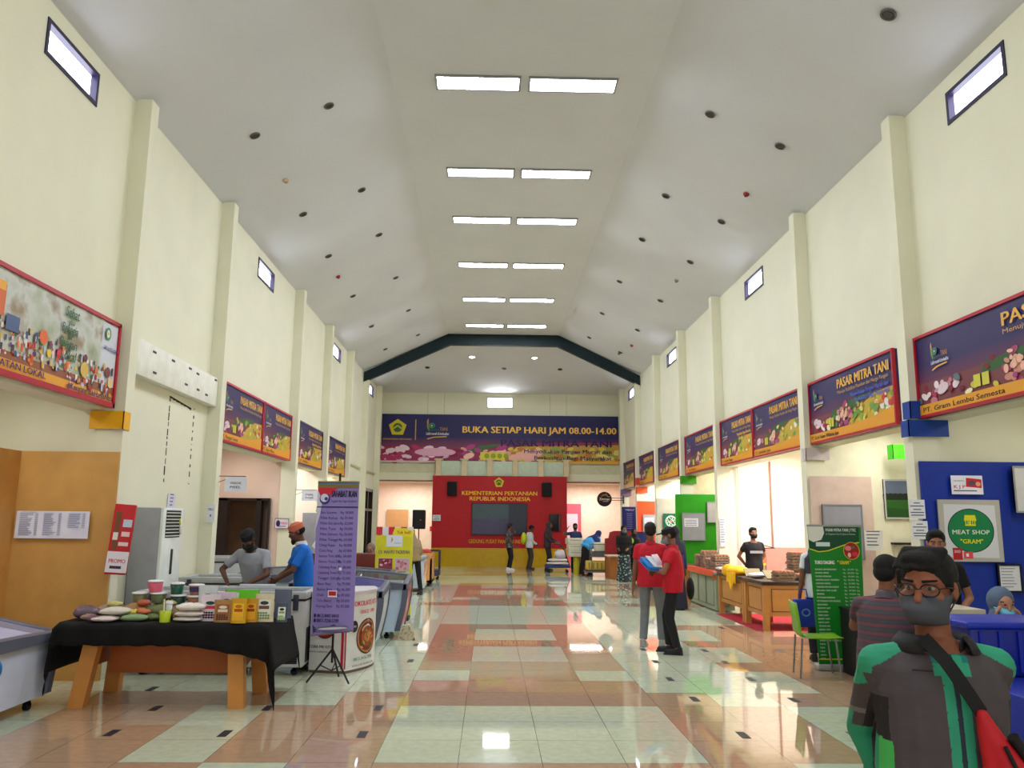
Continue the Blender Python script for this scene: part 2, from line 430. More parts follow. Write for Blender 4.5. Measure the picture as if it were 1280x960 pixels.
# dark framed door on the left wall near the end
d = MB(); X = XL
d.b2((X - .1, 27.6, 0), (X + .03, 27.72, 2.75)); d.b2((X - .1, 29.7, 0), (X + .03, 29.8, 2.75)); d.b2((X - .1, 27.6, 2.68), (X + .03, 29.8, 2.78))
d.b2((X - .1, 27.6, 2.0), (X + .03, 29.8, 2.08)); d.b2((X - .1, 28.6, 0), (X + .03, 28.7, 2.7)); d.b2((X - .12, 27.6, 0), (X - .1, 29.8, 2.75), M((70, 66, 58), .25))
struct(d.build('door_2', M((36, 28, 24), .4)))
# the alcove behind the far end
b = MB()
b.b2((-5.2, 34.0, 0), (6.0, 34.1, 3.3)); b.b2((-5.2, YW + .25, 0), (-5.1, 34, 3.3)); b.b2((5.9, YW + .25, 0), (6, 34, 3.3)); b.b2((-5.2, YW + .25, 3.25), (6, 34.1, 3.35))
struct(b.build('wall_alcove', M((238, 214, 198), .8)))
b = MB(); b.b2((XL, YW - .06, 3.16), (-2.15, YW, 3.22)); b.b2((2.9, YW - .06, 3.16), (XR, YW, 3.22)); struct(b.build('trim_lintel', M((120, 110, 105), .5)))
b = MB(); b.b2((XL, YW - .1, 3.25), (XR, YW, 3.5)); b.b2((XL, YW - .05, 3.5), (XR, YW, 3.85), M((206, 206, 172), .7)); struct(b.build('trim_beam', CREAM))
# ledges at 3.35 m in the last left bays
b = MB(); b.b2((XL, 24.0, 3.33), (XL + .05, 26.7, 3.38)); b.b2((XL, 27.0, 3.33), (XL + .05, 31.4, 3.38)); struct(b.build('trim_ledge', M((190, 188, 160), .7)))
# dark portal beam
b = MB()
top = [(XL + .02, 6.58), (-1.5, 7.93), (2.25, 7.93), (XR - .02, 6.58)]; bot = [(XR - .02, 6.25), (2.21, 7.56), (-1.42, 7.56), (XL + .02, 6.25)]
for k in range(3):
    a0, a1 = top[k], top[k + 1]; c0, c1 = bot[3 - k], bot[2 - k]
    b.prism([(a0[0], 26.72, a0[1]), (a1[0], 26.72, a1[1]), (c1[0], 26.72, c1[1]), (c0[0], 26.72, c0[1])], (0, 0, 0), (0, .2, 0))
tagged(b.build('portal_beam', M((8, 32, 38), .6)), 'dark teal portal beam bent along the ceiling before the far wall', 'beam')
# white boxed beam with tape marks over the closed left bay
b = MB(); b.b2((XL + .0, 9.3, 3.37), (XL + .13, 12.25, 3.8), M((232, 232, 218), .6), .004)
for yy, zz in ((9.9, 3.72), (10.5, 3.73), (11.1, 3.74), (11.4, 3.72), (12.15, 3.76), (9.95, 3.47), (11.0, 3.5), (11.45, 3.5), (11.8, 3.48)):
    b.b2((XL + .13, yy - .05, zz - .014), (XL + .134, yy + .05, zz + .014), M((60, 60, 60), .6))
tagged(b.build('boxed_beam'), 'white boxed beam with dark tape marks above the sealed left doorway', 'beam')
# the cracked outline of a blocked doorway: plaster strips
b = MB()
for (y0, z0, y1, z1) in ((10.8, 3.3, 11.6, 3.24),):
    for k in range(14):
        u = k / 14; b.b2((XL, y0 + (y1 - y0) * u, z0 + (z1 - z0) * u - .01 - random.random() * .015), (XL + .004, y0 + (y1 - y0) * (u + .06), z0 + (z1 - z0) * u + .012))
z = 3.28
while z > 2.2:
    h_ = random.uniform(.03, .12); 
    if z > 2.6 or True: b.b2((XL, 10.81 + random.uniform(-.01, .01), z - h_), (XL + .004, 10.83, z)); b.b2((XL, 11.7, z - h_ * .8), (XL + .004, 11.72 + random.uniform(0, .01), z - .02))
    z -= h_ + random.uniform(.01, .06)
struct(b.build('trim_crack', M((40, 36, 30), .9)))

# ---------------------------------------------------------------- ceiling lamps and fittings
LY = [(10.6, 10.92), (13.65, 13.95), (16.0, 16.29), (19.02, 19.31), (22.17, 22.46), (25.3, 25.58)]
EM = M((235, 240, 255), .4, 0, LAMP, 0, name='lamp_diffuser'); GREY = M((150, 152, 152), .5)
for i, (a, b_) in enumerate(LY):
    for j, (x0, x1) in enumerate(((-.84, .33), (.5, 1.72))):
        cx, cy = (x0 + x1) / 2, (a + b_) / 2
        t = thing('ceiling_lamp', 'glowing rectangular ceiling lamp, %s of the %s pair from the entrance' % (('left', 'right')[j], ('nearest', 'second', 'third', 'fourth', 'fifth', 'farthest')[i]), 'lamp', (cx, cy, FL), 0, 'rectangular lamps along the ridge')
        w_, d_ = (x1 - x0) / 2, (b_ - a) / 2
        m = MB()
        for p0, p1 in (((-w_ - .03, -d_ - .03, -.03), (w_ + .03, -d_, 0)), ((-w_ - .03, d_, -.03), (w_ + .03, d_ + .03, 0)), ((-w_ - .03, -d_, -.03), (-w_, d_, 0)), ((w_, -d_, -.03), (w_ + .03, d_, 0))): m.b2(p0, p1)
        m.build('frame', GREY, t)
        m = MB(); m.b2((-w_, -d_, -.02), (w_, d_, -.008)); m.build('diffuser', EM, t)
kL = (FL - EV) / 2.81; angL = math.atan(kL)
def slope_z(x): return EV + kL * (x - XL) if x < 0 else EV + kL * (XR - x)
def downlight(x, y, z, tilt, label, group, r=.075, lit=False, tiltx=0):
    t = thing('downlight', label, 'downlight', (x, y, z), 0, group); t.rotation_euler = (tiltx, tilt, 0)
    m = MB(); prof = [(r * .72, -.004), (r * .8, -.016), (r, -.012), (r * 1.02, 0.002)]
    rings = [[Vector((q * math.cos(2 * PI * i / 20), q * math.sin(2 * PI * i / 20), zz)) for i in range(20)] for q, zz in prof]
    m.loft(rings, None, True, False); m.build('rim', M((96, 92, 90), .35, .6, 0), t)
    m = MB(); m.cyl((0, 0, -.003), (0, 0, -.011), r * .74, r * .6, 20)
    m.build('bulb', M((255, 250, 240), .4, 0, 14, 0) if lit else M((58, 54, 54), .25, .3), t)
nm = ['nearest', 'second', 'third', 'fourth', 'fifth', 'sixth']
for side, xs, tl in (('left', (-3.4, -2.38), -angL), ('right', (4.1, 3.1), angL)):
    for q, x in zip(('outer', 'inner'), xs):
        for i, y in enumerate((10.77, 13.75, 16.05, 19.05, 22.15, 25.2)):
            downlight(x, y, slope_z(x), tl, 'dark round downlight, %s of the %s row on the %s ceiling slope' % (nm[i], q, side), 'unlit downlights on the ceiling slopes')
downlight(4.15, 7.67, slope_z(4.15), angL, 'large dark round downlight at the top right, closest to the viewer', 'unlit downlights on the ceiling slopes', .085)
hs = (hz - EV) / (YE - YB); ha = -math.atan(hs)
for x, y, lit, lb in ((-.72, 28.05, 1, 'lit round white lamp left of centre beyond the dark beam'), (1.5, 28.05, 1, 'lit round white lamp right of centre beyond the dark beam'),
                      (-2.36, 29, 0, 'dark downlight beyond the beam, leftmost of three'), (.44, 29, 0, 'dark downlight beyond the beam, middle of three'), (2.49, 29, 0, 'dark downlight beyond the beam, rightmost of three')):
    downlight(x, y, hz - hs * (y - YB) - .004, 0, lb, 'fittings in the ceiling beyond the beam', .13 if lit else .09, bool(lit), ha)
def detector(x, y, col, label):
    t = thing('fire_detector', label, 'detector', (x, y, slope_z(x)), 0, 'detectors on the ceiling'); t.rotation_euler = (0, -angL if x < 0 else angL, 0)
    m = MB(); m.lathe([(.05, 0), (.05, -.02), (.04, -.035)], n=16); m.build('base', M(col, .5), t)
    m = MB(); m.lathe([(.028, -.03), (.024, -.05), (.01, -.06)], n=12); m.build('sensor', M([int(v * .8) for v in col], .4), t)
RD = (150, 20, 24); BG = (190, 170, 130)
detector(-3.36, 12.33, BG, 'small beige round detector on the left ceiling slope')
detector(-3.45, 17.37, RD, 'small red round detector on the left ceiling slope')
detector(4.14, 12.44, RD, 'small red round detector on the right ceiling slope, the nearer one')
detector(4.23, 23.84, RD, 'small red round detector on the right ceiling slope, the farther one')
detector(4.11, 17.33, (140, 136, 128), 'small grey round detector on the right ceiling slope')
detector(4.09, 25.37, (130, 126, 120), 'small grey round detector on the right slope near the beam')

# floor tape marks
mk = M((34, 32, 42), .5)
MK = [(-3, 6.91), (-3, 7.77), (-2.1, 6.9), (-2, 7.79), (-1, 6.88), (-1, 7.81), (-.95, 10.34), (-1, 11.63), (2.08, 6.89), (2.02, 8.23), (2, 9.24), (2.07, 10.36), (2.09, 11.31),
      (3, 6.9), (2.99, 8.21), (2.9, 9.26), (2.93, 10.33), (2.92, 11.26), (3.93, 11.23), (3.82, 13.61), (-3.38, 8.62)]
for i, (x, y) in enumerate(MK):
    b = MB(); b.box((0, 0, .001), (.07, .2, .002)); o = b.build('floor_marker', mk); o.location = (x, y, 0)
    col = {-3: 'far left', -2: 'left', -1: 'centre left', 2: 'centre right', 3: 'right', 4: 'far right'}[round(x)]
    near = sorted([q[1] for q in MK if round(q[0]) == round(x)]).index(y)
    tagged(o, 'small black floor tape marker, %s line, %s from the viewer' % (col, ORD[near]), 'tape marker', 'tape markers on the floor')

# ---------------------------------------------------------------- big printed banners
GOLD = (232, 176, 70); NAVY = (38, 30, 92)
def produce(p, W, v0, h, n, seed, bright=1.0):
    "strip of printed meat, eggs, vegetables and packets"
    R = random.Random(seed); B = lambda c: tuple(int(min(255, v * bright)) for v in c)
    p.poly([(0, v0), (W, v0), (W, v0 + h * .95), (W * .7, v0 + h * 1.0), (W * .35, v0 + h * .72), (0, v0 + h * .7)], B((120, 60, 66)))
    p.poly([(W * .3, v0 + h * .45), (W * .55, v0 + h * .62), (W * .8, v0 + h * 1.0), (W * .62, v0 + h * 1.02), (W * .3, v0 + h * .75)], B((52, 92, 44)))
    p.poly([(W * .45, v0), (W, v0), (W, v0 + h * .98), (W * .8, v0 + h * .95), (W * .6, v0 + h * .55)], B((196, 168, 52)))
    for i in range(n):
        u = R.random() * W; q = u / W; v = v0 + h * (.1 + R.random() * (.5 if q < .3 else .75)); s_ = h * R.uniform(.07, .15)
        if q < .22: c = R.choice([(170, 40, 66), (214, 190, 200), (232, 214, 220), (120, 24, 50), (196, 120, 140), (90, 110, 120)])
        elif q < .38: c = R.choice([(60, 110, 56), (200, 190, 60), (120, 30, 40), (236, 230, 190), (70, 130, 70)])
        elif q < .55: c = R.choice([(226, 166, 140), (236, 190, 166), (170, 70, 110), (206, 140, 120), (160, 60, 100)])
        elif q < .8: c = R.choice([(150, 180, 60), (196, 190, 70), (100, 150, 60), (220, 210, 110), (180, 150, 50)])
        else: c = R.choice([(232, 226, 214), (220, 120, 50), (200, 60, 50), (236, 230, 224), (110, 150, 70), (230, 170, 60)])
        p.ell(u, v, s_ * R.uniform(.8, 1.7), s_ * R.uniform(.6, 1), B(c), 10, R.uniform(-.6, .6))
    p.ell(W * .13, v0 + h * .4, h * .3, h * .16, B((224, 200, 208)), 14, .2); p.ell(W * .1, v0 + h * .38, h * .12, h * .05, B((190, 150, 164)), 12, .2)
    for q in (.27, .305): p.rect(W * q, v0 + h * .16, W * (q + .028), v0 + h * .5, B((212, 206, 70)))
    for a, b_ in ((.4, .42), (.43, .5), (.46, .38), (.485, .48), (.45, .58)): p.ell(W * a, v0 + h * b_, h * .1, h * .12, B((236, 184, 160)), 12)
    for a in (.43, .47, .5): p.ell(W * a, v0 + h * .2, h * .1, h * .08, B((168, 66, 132)), 10)
def logo(p, u, v, s_):
    p.poly([(u, v + s_ * .1), (u + s_ * .1, v + s_ * .5), (u + s_ * .06, v + s_), (u - s_ * .06, v + s_ * .8), (u - .04 * s_, v + .4 * s_)], (196, 140, 60))
    p.poly([(u + s_ * .06, v), (u + s_ * .16, v), (u + s_ * .12, v + s_ * .5), (u - s_ * .02, v + s_ * .6)], (60, 150, 70))
    p.ell(u + s_ * .34, v + s_ * .42, s_ * .24, s_ * .22, (40, 130, 110)); p.ell(u + s_ * .34, v + s_ * .42, s_ * .15, s_ * .14, NAVY); p.ell(u + s_ * .33, v + s_ * .42, s_ * .08, s_ * .08, (180, 200, 60))
    p.text('TANI', u + s_ * .95, v + s_ * .02, s_ * .42, (196, 140, 70), s_ * .6)
    p.text('PASARMITRA', u + s_ * .2, v + s_ * .0, s_ * .22, (40, 110, 90), s_ * .72)
    p.text('Lebih murah & berkualitas', u - s_ * .1, v - s_ * .3, s_ * .3, (226, 226, 236), s_ * 1.75, bold=.01, shear=.2)
    p.line([(u, v - s_ * .62), (u + s_ * .5, v - s_ * .48), (u + s_ * 1.5, v - s_ * .42)], s_ * .08, (226, 170, 70))
def market_banner(O, U, W, H, label, group, bottom, seed, red=(176, 26, 44), detail=1.0, sub=True, small=True):
    t = thing('market_banner', label, 'banner', O, math.atan2(U[1], U[0]), group)
    b = MB(); b.b2((0, .0, 0), (W, .086, H)); b.build('panel', fade((120, 38, 56), (32, 16, 84), H * .25, H * .62), t)
    f = MB(); e = .028
    f.b2((-.005, -.02, -.005), (W + .005, .02, e)); f.b2((-.005, -.02, H - e), (W + .005, .02, H + .005)); f.b2((-.005, -.02, e), (e, .02, H - e)); f.b2((W - e, -.02, e), (W + .005, .02, H - e))
    f.build('frame', M(red, .4), t)
    p = Print((0, 0, 0), (1, 0, 0), (0, 0, 1))
    produce(p, W, H * .13, H * .4, int(70 * detail), seed)
    p.rect(0, 0, W, H * .15, (226, 158, 40)); p.poly([(W * .55, H * .14), (W, H * .14), (W, H * .26), (W * .8, H * .19)], (226, 158, 40))
    p.text('PASAR MITRA TANI', W * .4, H * .74, H * .2, GOLD, W * .56, bold=.035)
    p.text('Menuju Stabilitas Pasokan dan Harga Pangan', W * .4, H * .655, H * .075, (206, 160, 80), W * .55)
    if sub:
        p.text('Menyediakan Pangan Murah dan', W * .55, H * .55, H * .09, (60, 90, 190) if small else GOLD, W * .4, bold=.03)
        p.text('Berkualitas Bagi Masyarakat', W * .6, H * .46, H * .09, (60, 90, 190) if small else GOLD, W * .36, bold=.03)
    logo(p, W * .09, H * .66, H * .21)
    p.text(bottom, W * .03, H * .055, H * .085, (44, 24, 20), W * .36, bold=.02)
    p.build('print', t)
    return t
RB = [(9.09, 5.0, 'PT. Gram Lembu Semesta', 'nearest, cut by the picture edge'), (12.28, 9.6, 'PT. Karti Dalam Wilahana Jaya', 'second, ending at the blue banded pillar'),
      (14.98, 12.65, 'CV. Sembako Jaya', 'above the bright egg stall, nearer of its two'), (17.15, 15.02, 'CV. Sumber Pangan', 'above the bright egg stall, farther of its two'),
      (20.35, 17.6, 'CV. Tani Makmur', 'above the green partition'), (23.6, 21.1, 'Toko Tani', 'above the grey partition with a green poster'),
      (26.9, 24.4, 'Toko Pangan', 'above the orange partition'), (30.3, 27.7, 'Toko Sayur', 'last before the far wall')]
for i, (y1, y0, bt, lb) in enumerate(RB):
    market_banner((4.93, y1, 2.9), (0, -1), y1 - y0, .94, 'navy market banner on the right wall, ' + lb, 'market banners on the right wall', bt, 10 + i,
                  (176, 26, 44) if i < 5 else (110, 30, 50), 1.3 if i < 2 else .6, i in (0, 1, 3), i != 3)
for i, (y0, y1, bt, lb) in enumerate([(12.6, 14.9, 'PT. Pangan Sehat', 'glossy, first over the pink stall'), (14.95, 17.05, 'PT. Agro Mitra', 'second over the pink stall'),
                                  (17.7, 20.25, 'CV. Wilis', 'without red frame, third pillar bay'), (20.95, 23.45, 'CV. Mitra', 'without red frame, last on this wall')]):
    market_banner((-4.22, y0, 2.9), (0, 1), y1 - y0, .94, 'navy market banner on the left wall, ' + lb, 'market banners on the left wall', bt, 30 + i,
                  (186, 24, 60) if i < 2 else (60, 40, 80), .7, i == 2, False)
# local-food banner, near left
t = thing('food_banner', 'bright food photo banner with red frame high on the near left wall', 'banner', (-4.22, 5.0, 2.9), PI / 2)
W, H = 4.02, .95
b = MB(); b.b2((0, 0, 0), (W, .086, H)); b.build('panel', pattern([(126, 140, 104), (170, 178, 150), (196, 200, 190), (150, 130, 100), (110, 150, 90)], 2.2, 'noise', .4, 'blurred_leaf_print'), t)
f = MB(); e = .035
f.b2((-.005, -.02, -.005), (W + .005, .02, .05)); f.b2((-.005, -.02, H - e), (W + .005, .02, H + .005)); f.b2((-.005, -.02, 0), (e, .02, H)); f.b2((W - e, -.02, 0), (W + .005, .02, H))
f.build('frame', M((176, 24, 50), .4), t)
p = Print((0, 0, 0), (1, 0, 0), (0, 0, 1), .00014); R = random.Random(4)
p.poly([(W - .38, .2), (W - .03, .2), (W - .03, .9), (W - .38, .9)], (206, 212, 220)); p.poly([(0, .6), (1.2, .75), (1.2, .92), (0, .92)], (200, 206, 216))
p.rect(.03, .12, W - .03, .22, (150, 90, 60)); p.poly([(0, .04), (W, .04), (W, .13), (W * .5, .15), (0, .17)], (232, 164, 50))
for i in range(420):
    u = R.uniform(.05, W - .1); v = R.uniform(.17, .46) - (.06 if u > 3 else 0); s_ = R.uniform(.012, .04)
    c = R.choice([(214, 90, 50), (230, 130, 60), (96, 50, 110), (226, 214, 226), (190, 200, 220), (180, 40, 50), (60, 100, 60), (216, 180, 80), (70, 60, 60), (236, 226, 216), (130, 70, 60), (70, 84, 130)])
    if R.random() < .6: p.rect(u, v, u + s_, v + s_ * R.uniform(1.2, 2.6), c)
    else: p.ell(u, v, s_ * .8, s_ * .7, c, 10)
for u, v, r_, c in ((2.5, .46, .07, (230, 110, 50)), (2.62, .33, .04, (230, 200, 50)), (2.8, .36, .05, (206, 50, 60)), (3.3, .42, .04, (110, 30, 50)), (3.3, .3, .08, (216, 180, 90)), (3.8, .36, .06, (130, 60, 60)), (3.88, .26, .06, (230, 200, 150))): p.ell(u, v, r_, r_, c, 14)
p.rect(1.62, .5, 1.86, .78, (216, 110, 60)); p.rect(1.63, .72, 1.85, .8, (236, 170, 60)); p.rect(1.9, .4, 2.1, .54, (80, 100, 140))
for s_, u, v, z, wd in (('Sehat', 2.84, .76, .15, .26), ('itu', 2.92, .69, .09, .1), ('Bahagia', 2.8, .6, .13, .3), ('&', 2.94, .54, .09, .06), ('Pangan', 2.78, .45, .14, .32), ('Lokal', 2.82, .33, .15, .28)): p.text(s_, u, v, z, (40, 96, 64), wd, bold=.02, shear=.15)
p.ell(3.74, .78, .06, .07, (70, 140, 70)); p.ell(3.74, .78, .035, .045, (206, 212, 220)); p.ell(3.74, .78, .02, .02, (220, 190, 60))
p.text('Lebih murah & berkualitas', 3.66, .6, .07, (40, 40, 120), .33, bold=.01, shear=.2)
p.text('BANGGA BUATAN LOKAL', 1.2, .075, .09, (70, 30, 90), 1.4, bold=.03); p.text('#KenyangGakHarusNasi', 3.0, .06, .09, (70, 30, 90), .95, bold=.03)
p.build('print', t)
# wide banner on the far wall
t = thing('opening_hours_banner', 'wide navy opening hours banner across the far wall', 'banner', (-4.26, 31.36, 3.9), 0)
W, H = 9.24, 1.88
b = MB(); b.b2((0, 0, 0), (W, .03, H)); b.build('panel', fade((140, 50, 76), (20, 16, 82), .45, 1.0), t)
p = Print((0, -.002, 0), (1, 0, 0), (0, 0, 1)); R = random.Random(9)
p.poly([(0, 0), (W, 0), (W, .85), (6, .8), (4, .5), (0, .62)], (150, 50, 90)); p.poly([(3.2, .3), (4.8, .75), (4.2, .72), (3, .5)], (60, 110, 60)); p.poly([(4, .1), (W, .1), (W, .75), (5.4, .66)], (200, 160, 60))
for i in range(170):
    u = R.random() * W; v = R.uniform(.05, .62); s_ = R.uniform(.06, .16)
    c = R.choice([(180, 50, 100), (224, 190, 210), (236, 210, 220), (140, 30, 70)] if u < 3.2 else [(226, 160, 150), (240, 190, 170), (180, 60, 130)] if u < 5 else [(150, 170, 70), (220, 200, 80), (200, 120, 60), (230, 210, 120)])
    p.ell(u, v, s_ * 1.4, s_ * .7, c, 10, R.uniform(-.4, .4))
p.ell(2.1, .4, .8, .16, (226, 170, 196), 18); p.rect(4.0 - .15, .12, 4.0 + .95 - .15, .42, (222, 210, 70))
for a in range(4): p.ell(4.1 + a * .25, .28, .1, .1, (150, 170, 40), 10)
for a, b_ in ((6.45, .3), (6.7, .42), (6.9, .25), (7.1, .4), (6.75, .2), (6.2, .2)): p.ell(a - 1.05, b_, .2, .15, (240, 180, 165), 14)
p.rect(0, 0, W, .06, (220, 190, 190)); p.poly([(5, 0), (W, 0), (W, .12), (7, .1)], (226, 170, 60))
p.poly([(.62 + .36 * math.cos(a), 1.34 + .36 * math.sin(a) * .95) for a in [PI / 2 + i * 2 * PI / 5 for i in range(5)]], (206, 190, 40)); p.ell(.62, 1.34, .18, .18, (60, 110, 50)); p.line([(.46, 1.3), (.62, 1.42), (.78, 1.3)], .05, (206, 190, 40))
p.text('KEMENTERIAN PERTANIAN', .62, .86, .09, (220, 180, 90), 1.1, 'c'); p.rect(1.3, .86, 1.335, 1.66, (206, 160, 70))
logo(p, 1.78, 1.22, .5)
p.text('BUKA SETIAP HARI JAM 08.00-14.00', 3.15, 1.17, .36, (246, 196, 90), 6.0, bold=.035)
p.text('PASAR MITRA TANI', 4.65, .66, .36, (26, 18, 84), 4.3, bold=.03)
p.text('Menyediakan Pangan Murah dan', 5.55, .4, .22, (36, 26, 80), 3.4, bold=.02); p.text('Berkualitas Bagi Masyarakat', 5.95, .15, .22, (36, 26, 80), 3.0, bold=.02)
p.build('print', t)
# red stage wall
t = thing('stage_backdrop', 'tall red and yellow ministry backdrop wall at the far end', 'backdrop', (-2.2, 30.98, 0), 0)
W = 5.12
b = MB(); b.b2((0, 0, .0), (W, .2, .68)); b.build('yellow_base', M((190, 152, 4), .25), t)
b = MB(); b.b2((0, 0, .68), (W, .2, 3.38)); b.build('red_panel', M((176, 8, 22), .45), t)
p = Print((0, -.004, 0), (1, 0, 0), (0, 0, 1), .002)
p.poly([(2.52 + .2 * math.cos(a), 3.14 + .2 * math.sin(a)) for a in [PI / 2 + i * 2 * PI / 5 for i in range(5)]], (216, 190, 30)); p.ell(2.52, 3.14, .11, .11, (70, 110, 40)); p.line([(2.43, 3.1), (2.52, 3.19), (2.61, 3.1)], .03, (216, 190, 30))
p.text('KEMENTERIAN PERTANIAN', 1.12, 2.66, .21, (236, 190, 30), 2.86, bold=.02); p.text('REPUBLIK INDONESIA', 1.42, 2.45, .21, (236, 190, 30), 2.3, bold=.02)
p.text('GEDUNG PUSAT PANGAN INDONESIA', 1.4, .86, .2, (206, 150, 30), 2.5, bold=.02)
p.build('print', t)
for i, (x0, x1, z0, z1) in enumerate([(-1.64, -1.27, 2.62, 3.15), (1.96, 2.32, 2.62, 3.15)]):
    t = thing('wall_speaker', 'black speaker box high on the %s of the red backdrop' % ('left', 'right')[i], 'speaker', ((x0 + x1) / 2, 30.98, z0), 0, 'speaker boxes on the backdrop')
    b = MB(); b.b2((-(x1 - x0) / 2, -.2, 0), ((x1 - x0) / 2, -.002, z1 - z0), None, .02); b.build('cabinet', M((14, 12, 14), .5), t)
    b = MB(); b.b2((-(x1 - x0) / 2 + .03, -.212, .03), ((x1 - x0) / 2 - .03, -.2, z1 - z0 - .03)); b.build('grille', M((24, 20, 22), .8), t)
t = thing('display_screen', 'large dark display screen on the red backdrop', 'screen', (.35, 30.97, 1.17), 0)
b = MB(); b.b2((-1.05, -.06, 0), (1.05, 0, 1.18)); b.build('frame', M((20, 18, 26), .3), t)
b = MB()
for i, c_ in enumerate([(66, 76, 84), (60, 62, 88), (40, 44, 60)]): pass
b.b2((-1.02, -.065, .03), (-.0, -.06, .6), M((68, 62, 92), .18)); b.b2((0, -.065, .03), (.35, -.06, .6), M((66, 60, 88), .18)); b.b2((.35, -.065, .03), (1.02, -.06, .6), M((44, 42, 62), .18))
b.b2((-1.02, -.065, .6), (.35, -.06, 1.15), M((62, 78, 84), .18)); b.b2((.35, -.065, .6), (1.02, -.06, 1.15), M((40, 44, 56), .18)); b.build('panels', None, t)
t = thing('monitor', 'small black monitor hanging on the right of the red backdrop', 'screen', (2.46, 30.96, 1.33), 0)
b = MB(); b.b2((-.22, -.08, 0), (.22, 0, .64), None, .01); b.build('casing', M((18, 14, 16), .4), t); b = MB(); b.b2((.14, -.085, .02), (.2, -.08, .62)); b.build('side_strip', M((120, 60, 66), .4), t)
# brackets on the beam above the backdrop
for i in range(6):
    x = -2.0 + i * .98
    b = MB(); b.b2((-.1, -.25, .1), (.1, 0, .62)); b.b2((-.16, -.28, .6), (.16, 0, .66)); b.b2((-.1, -.34, .0), (.1, -.25, .3))
    o = b.build('corbel', M((214, 196, 160), .7)); o.location = (x, 31.32, 3.38)
    tagged(o, 'pale beam end bracket above the red backdrop, %s from the left' % nm[i].replace('nearest', 'first'), 'bracket', 'brackets above the backdrop')
t = thing('green_board', 'pale green fascia board between the brackets above the red backdrop', 'board', (-2.0, 31.2, 3.4)); b = MB(); b.b2((0, 0, 0), (4.95, .03, .56)); b.build('board', M((196, 214, 190), .6), t)
# small papers, boards
def board(name, label, cat, loc, U, W, H, col, draw=None, frame=None, th=.02, group=None, rough=.6, part='panel', fw=.02):
    t = thing(name, label, cat, loc, math.atan2(U[1], U[0]), group)
    b = MB(); b.b2((0, 0, 0), (W, th, H)); b.build(part, M(col, rough), t)
    if frame:
        f = MB(); e = fw
        f.b2((0, -.008, 0), (W, th, e)); f.b2((0, -.008, H - e), (W, th, H)); f.b2((0, -.008, e), (e, th, H - e)); f.b2((W - e, -.008, e), (W, th, H - e)); f.build('frame', M(frame, .4), t)
    if draw:
        p = Print((0, 0, 0), (1, 0, 0), (0, 0, 1)); draw(p, W, H); p.build('print', t)
    return t
X1 = (1, 0); BLUE = (24, 62, 170)
def partition(label, loc, W, H, col): 
    t = board('partition_panel', label, 'partition', loc, X1, W, H, col, th=.03, rough=.5)
    return t
partition('bright blue partition panel behind the meat counter', (4.86, 9.04, 0), 1.85, 2.41, (12, 46, 150))
partition('lime green partition panel in the middle of the right side', (4.64, 20.33, 0), 1.4, 2.4, (40, 150, 14))
partition('grey partition panel with a dark green poster', (4.83, 23.55, 0), 1.2, 2.38, (170, 170, 156))
partition('orange partition panel farther along the right side', (4.83, 26.7, 0), 1.2, 2.38, (222, 76, 30))
partition('dusky pink partition panel behind the green price banner', (4.85, 12.2, 0), .94, 2.41, (206, 184, 172))
partition('dusky pink recessed panel carrying the field painting', (5.8, 12.3, 1.72), .94, .7, (196, 168, 158))
t = thing('partition_panel', 'tan plywood partition panel at the far left', 'partition', (-5.15, 9.0, 0)); b = MB(); b.b2((0, 0, 0), (1.06, .03, 2.41)); b.build('panel', M((196, 150, 82), .5, 0, 0, .08, 4), t)
t = thing('partition_panel', 'deeper orange plywood side panel at the left picture edge', 'partition', (-5.15, 5.0, 0)); b = MB(); b.b2((-.03, 0, 0), (0, 4.03, 2.41)); b.build('panel', M((206, 150, 80), .5, 0, 0, .08, 4), t)  # more saturated orange from the light, put into the plywood colour
def band(label, x, y, z, W, H, col, side=0, sl=0.):
    b = MB(); b.b2((0, -.02, 0), (W, .0, H))
    if side: b.b2((0 if side < 0 else W - .005, -.02, 0), (.005 if side < 0 else W, .16, H))
    o = b.build('colour_band', M(col, .5)); o.location = (x, y, z); tagged(o, label, 'band', 'coloured bands on the pillars')
band('yellow band wrapped around the first left pillar', -4.47, 9.06, 2.67, .37, .2, (232, 170, 20), 1)
band('lower blue band beside the first right pillar', 4.76, 9.05, 2.69, .46, .19, (20, 62, 150), -1)
band('upper blue band around the first right pillar', 4.8, 9.06, 2.9, .21, .2, (20, 62, 150), -1)
band('mauve grey band on the second right pillar', 4.81, 12.22, 2.66, .36, .18, (200, 190, 190), -1)
band('green band on the fourth right pillar', 4.81, 20.36, 2.66, .38, .2, (60, 160, 20), -1)
band('lower orange band on the sixth right pillar', 4.81, 26.7, 2.64, .37, .2, (226, 90, 50), -1)
band('upper orange band on the sixth right pillar', 4.81, 26.7, 2.9, .2, .24, (206, 70, 40), -1)
band('dull purple band near the far right corner', 4.81, 29.9, 2.64, .38, .24, (130, 110, 140), -1)
band('bright green band end behind the first right pillar', 6.0, 11.9, 2.66, .5, .22, (70, 210, 30), -1)
def rows(n, col=(90, 90, 120), x0=.1, x1=.9, top=.92, seed=0):
    def d(p, W, H):
        R = random.Random(seed)
        for i in range(n):
            v = H * (top - i * (top - .08) / n); p.rect(W * x0, v, W * (x0 + (x1 - x0) * R.uniform(.6, 1)), v + H * .45 / n * .6, col)
    return d
